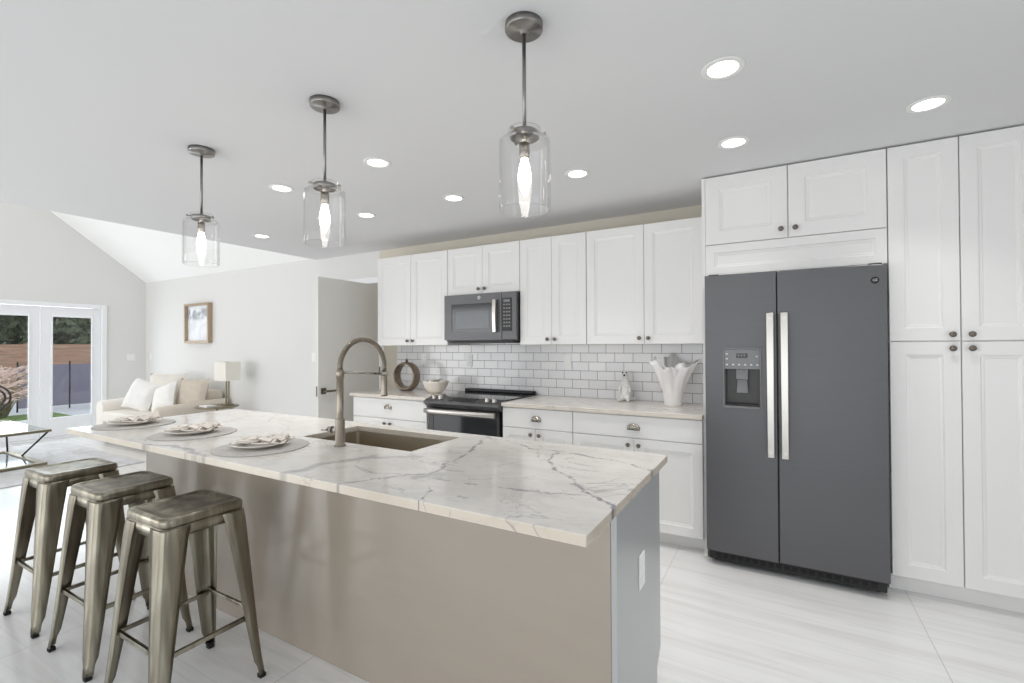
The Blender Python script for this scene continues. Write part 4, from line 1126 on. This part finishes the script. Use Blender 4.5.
# ------------------------------------------------------------------ the yard beyond the French doors
struct('ground_patio', MB().box(-24, XL-0.13, -8, 12, -0.12, -0.02), 'deck')
o = MB().box(-13.4, -11.9, -3.0, 3.85, -0.019, 0.02).build('lawn', 'lawn', bevel=0.01); tag(o, 'strip of green lawn in the patio', 'lawn', kind='stuff')
fn = thing('pool_fence', 'dark mesh pool fence across the patio', 'fence', (-14.3, 4.0, 0))
MB().box(-14.31, -14.295, 3.56, 9.5, 0.06, 1.0).build('mesh_panel', 'fence_dark', fn)
for k in range(8):
    y = 3.55+k*0.86
    MB().cyl((-14.3, y, -0.02), (-14.3, y, 1.07), 0.015, n=10).build('post', 'dark_metal', fn)
wf = thing('board_fence', 'brown horizontal board fence at the back of the yard', 'fence', (-18, 4, 0))
mb = MB()
for k in range(9): mb.box(-18.03, -18.0, -6, 11, 0.02+k*0.162, 0.02+k*0.162+0.159)
mb.build('boards', 'fence_wood', wf)
for k in range(7): MB().box(-18.12, -18.03, -5+k*2.4, -4.9+k*2.4, -0.02, 1.5).build('post', 'fence_wood', wf)
def tree(x, y, h, r, m, seed, label):
    rn = random.Random(seed)
    t = thing('tree', label, 'tree', (x, y, -0.02), 'trees behind the board fence')
    MB().tube([(x, y, -0.02), (x+0.05, y, h*0.4), (x, y+0.1, h*0.75)], [0.14, 0.10, 0.05], 10).build('trunk', 'bark', t)
    b = MB()
    for i in range(1300):
        a = rn.uniform(0, 2*PI); e = math.asin(rn.uniform(-1, 1)); q = r*rn.uniform(0.55, 1.0)
        p = Vector((x+q*math.cos(a)*math.cos(e), y+q*math.sin(a)*math.cos(e), h*0.62+q*1.25*math.sin(e)))
        d = Vector((rn.gauss(0, 1), rn.gauss(0, 1), rn.gauss(-0.4, 0.7))).normalized(); s = d.cross(Vector((rn.gauss(0, 1), rn.gauss(0, 1), rn.gauss(0, 1)))).normalized()
        L = rn.uniform(0.25, 0.55); W = L*0.22
        v = [b.b.verts.new(z) for z in (p, p+d*L*0.5+s*W, p+d*L, p+d*L*0.5-s*W)]
        b.face(v)
    b.build('crown', m, t)
tree(-20.4, 8.7, 3.6, 1.25, 'leaf_green', 1, 'light green tree right of the others, nearest behind the board fence')
tree(-20.6, 5.9, 3.7, 1.25, 'leaf_dark', 2, 'dark green tree in the middle, close behind the board fence')
tree(-20.3, 3.2, 3.6, 1.25, 'leaf_dark', 3, 'dark leafy tree at the left, close behind the board fence')
tree(-23.4, 4.6, 4.4, 1.35, 'leaf_green', 4, 'green tree in the back row, left of the gap')
tree(-23.6, 7.5, 4.6, 1.4, 'leaf_dark', 5, 'tall dark tree in the back row, mid right')
tree(-23.4, 10.6, 4.4, 1.4, 'leaf_dark', 6, 'dark tree in the back row, farthest right')
def plume_grass(x, y, label, seed):
    rn = random.Random(seed)
    t = thing('fountain_grass', label, 'ornamental grass', (x, y, 0.02), 'fountain grasses on the lawn strip')
    g = MB(); pl = MB()
    for i in range(130):
        a = rn.uniform(0, 2*PI); ln = rn.uniform(0.35, 0.95); out = rn.uniform(0.05, 0.50)
        p0 = Vector((x+0.06*math.cos(a), y+0.06*math.sin(a), 0.028)); p1 = p0+Vector((out*0.35*math.cos(a), out*0.35*math.sin(a), ln*0.7)); p2 = p0+Vector((out*math.cos(a), out*math.sin(a), ln))
        g.tube([p0, p1, p2], [0.005, 0.004, 0.002], 4)
        p3 = p2+Vector((0.13*math.cos(a), 0.13*math.sin(a), 0.06)); p4 = p3+Vector((0.1*math.cos(a), 0.1*math.sin(a), -0.03))
        pl.tube([p2-(p2-p1)*0.2, p2, p3, p4], [0.004, 0.012, 0.011, 0.002], 6)
    g.build('blades', 'blade_green', t); pl.build('plumes', 'plume_pink', t)
plume_grass(-11.95, 2.40, 'pink fountain grass nearest the French doors', 1)
plume_grass(-13.1, 3.05, 'pink fountain grass farther back, near the dark pool fence', 2)
wl = thing('garden_wheel', 'black round iron hoop ornament on the patio', 'ornament', (-10.7, 2.38, -0.02))
for rr_ in (0.20, 0.14):
    b = MB(); b.tube([(-10.7, 2.38+rr_*math.cos(a), 0.585+rr_*math.sin(a)) for a in (2*PI*k/40 for k in range(41))], 0.014, 8, True)
    b.build('hoop', 'dark_metal', wl)
MB().cyl((-10.7, 2.38, -0.02), (-10.7, 2.38, 0.39), 0.014, n=10).lathe([(0.02, -0.02), (0.14, -0.02), (0.14, -0.01), (0.02, 0.0)], -10.7, 2.38, 20).build('stand', 'dark_metal', wl)
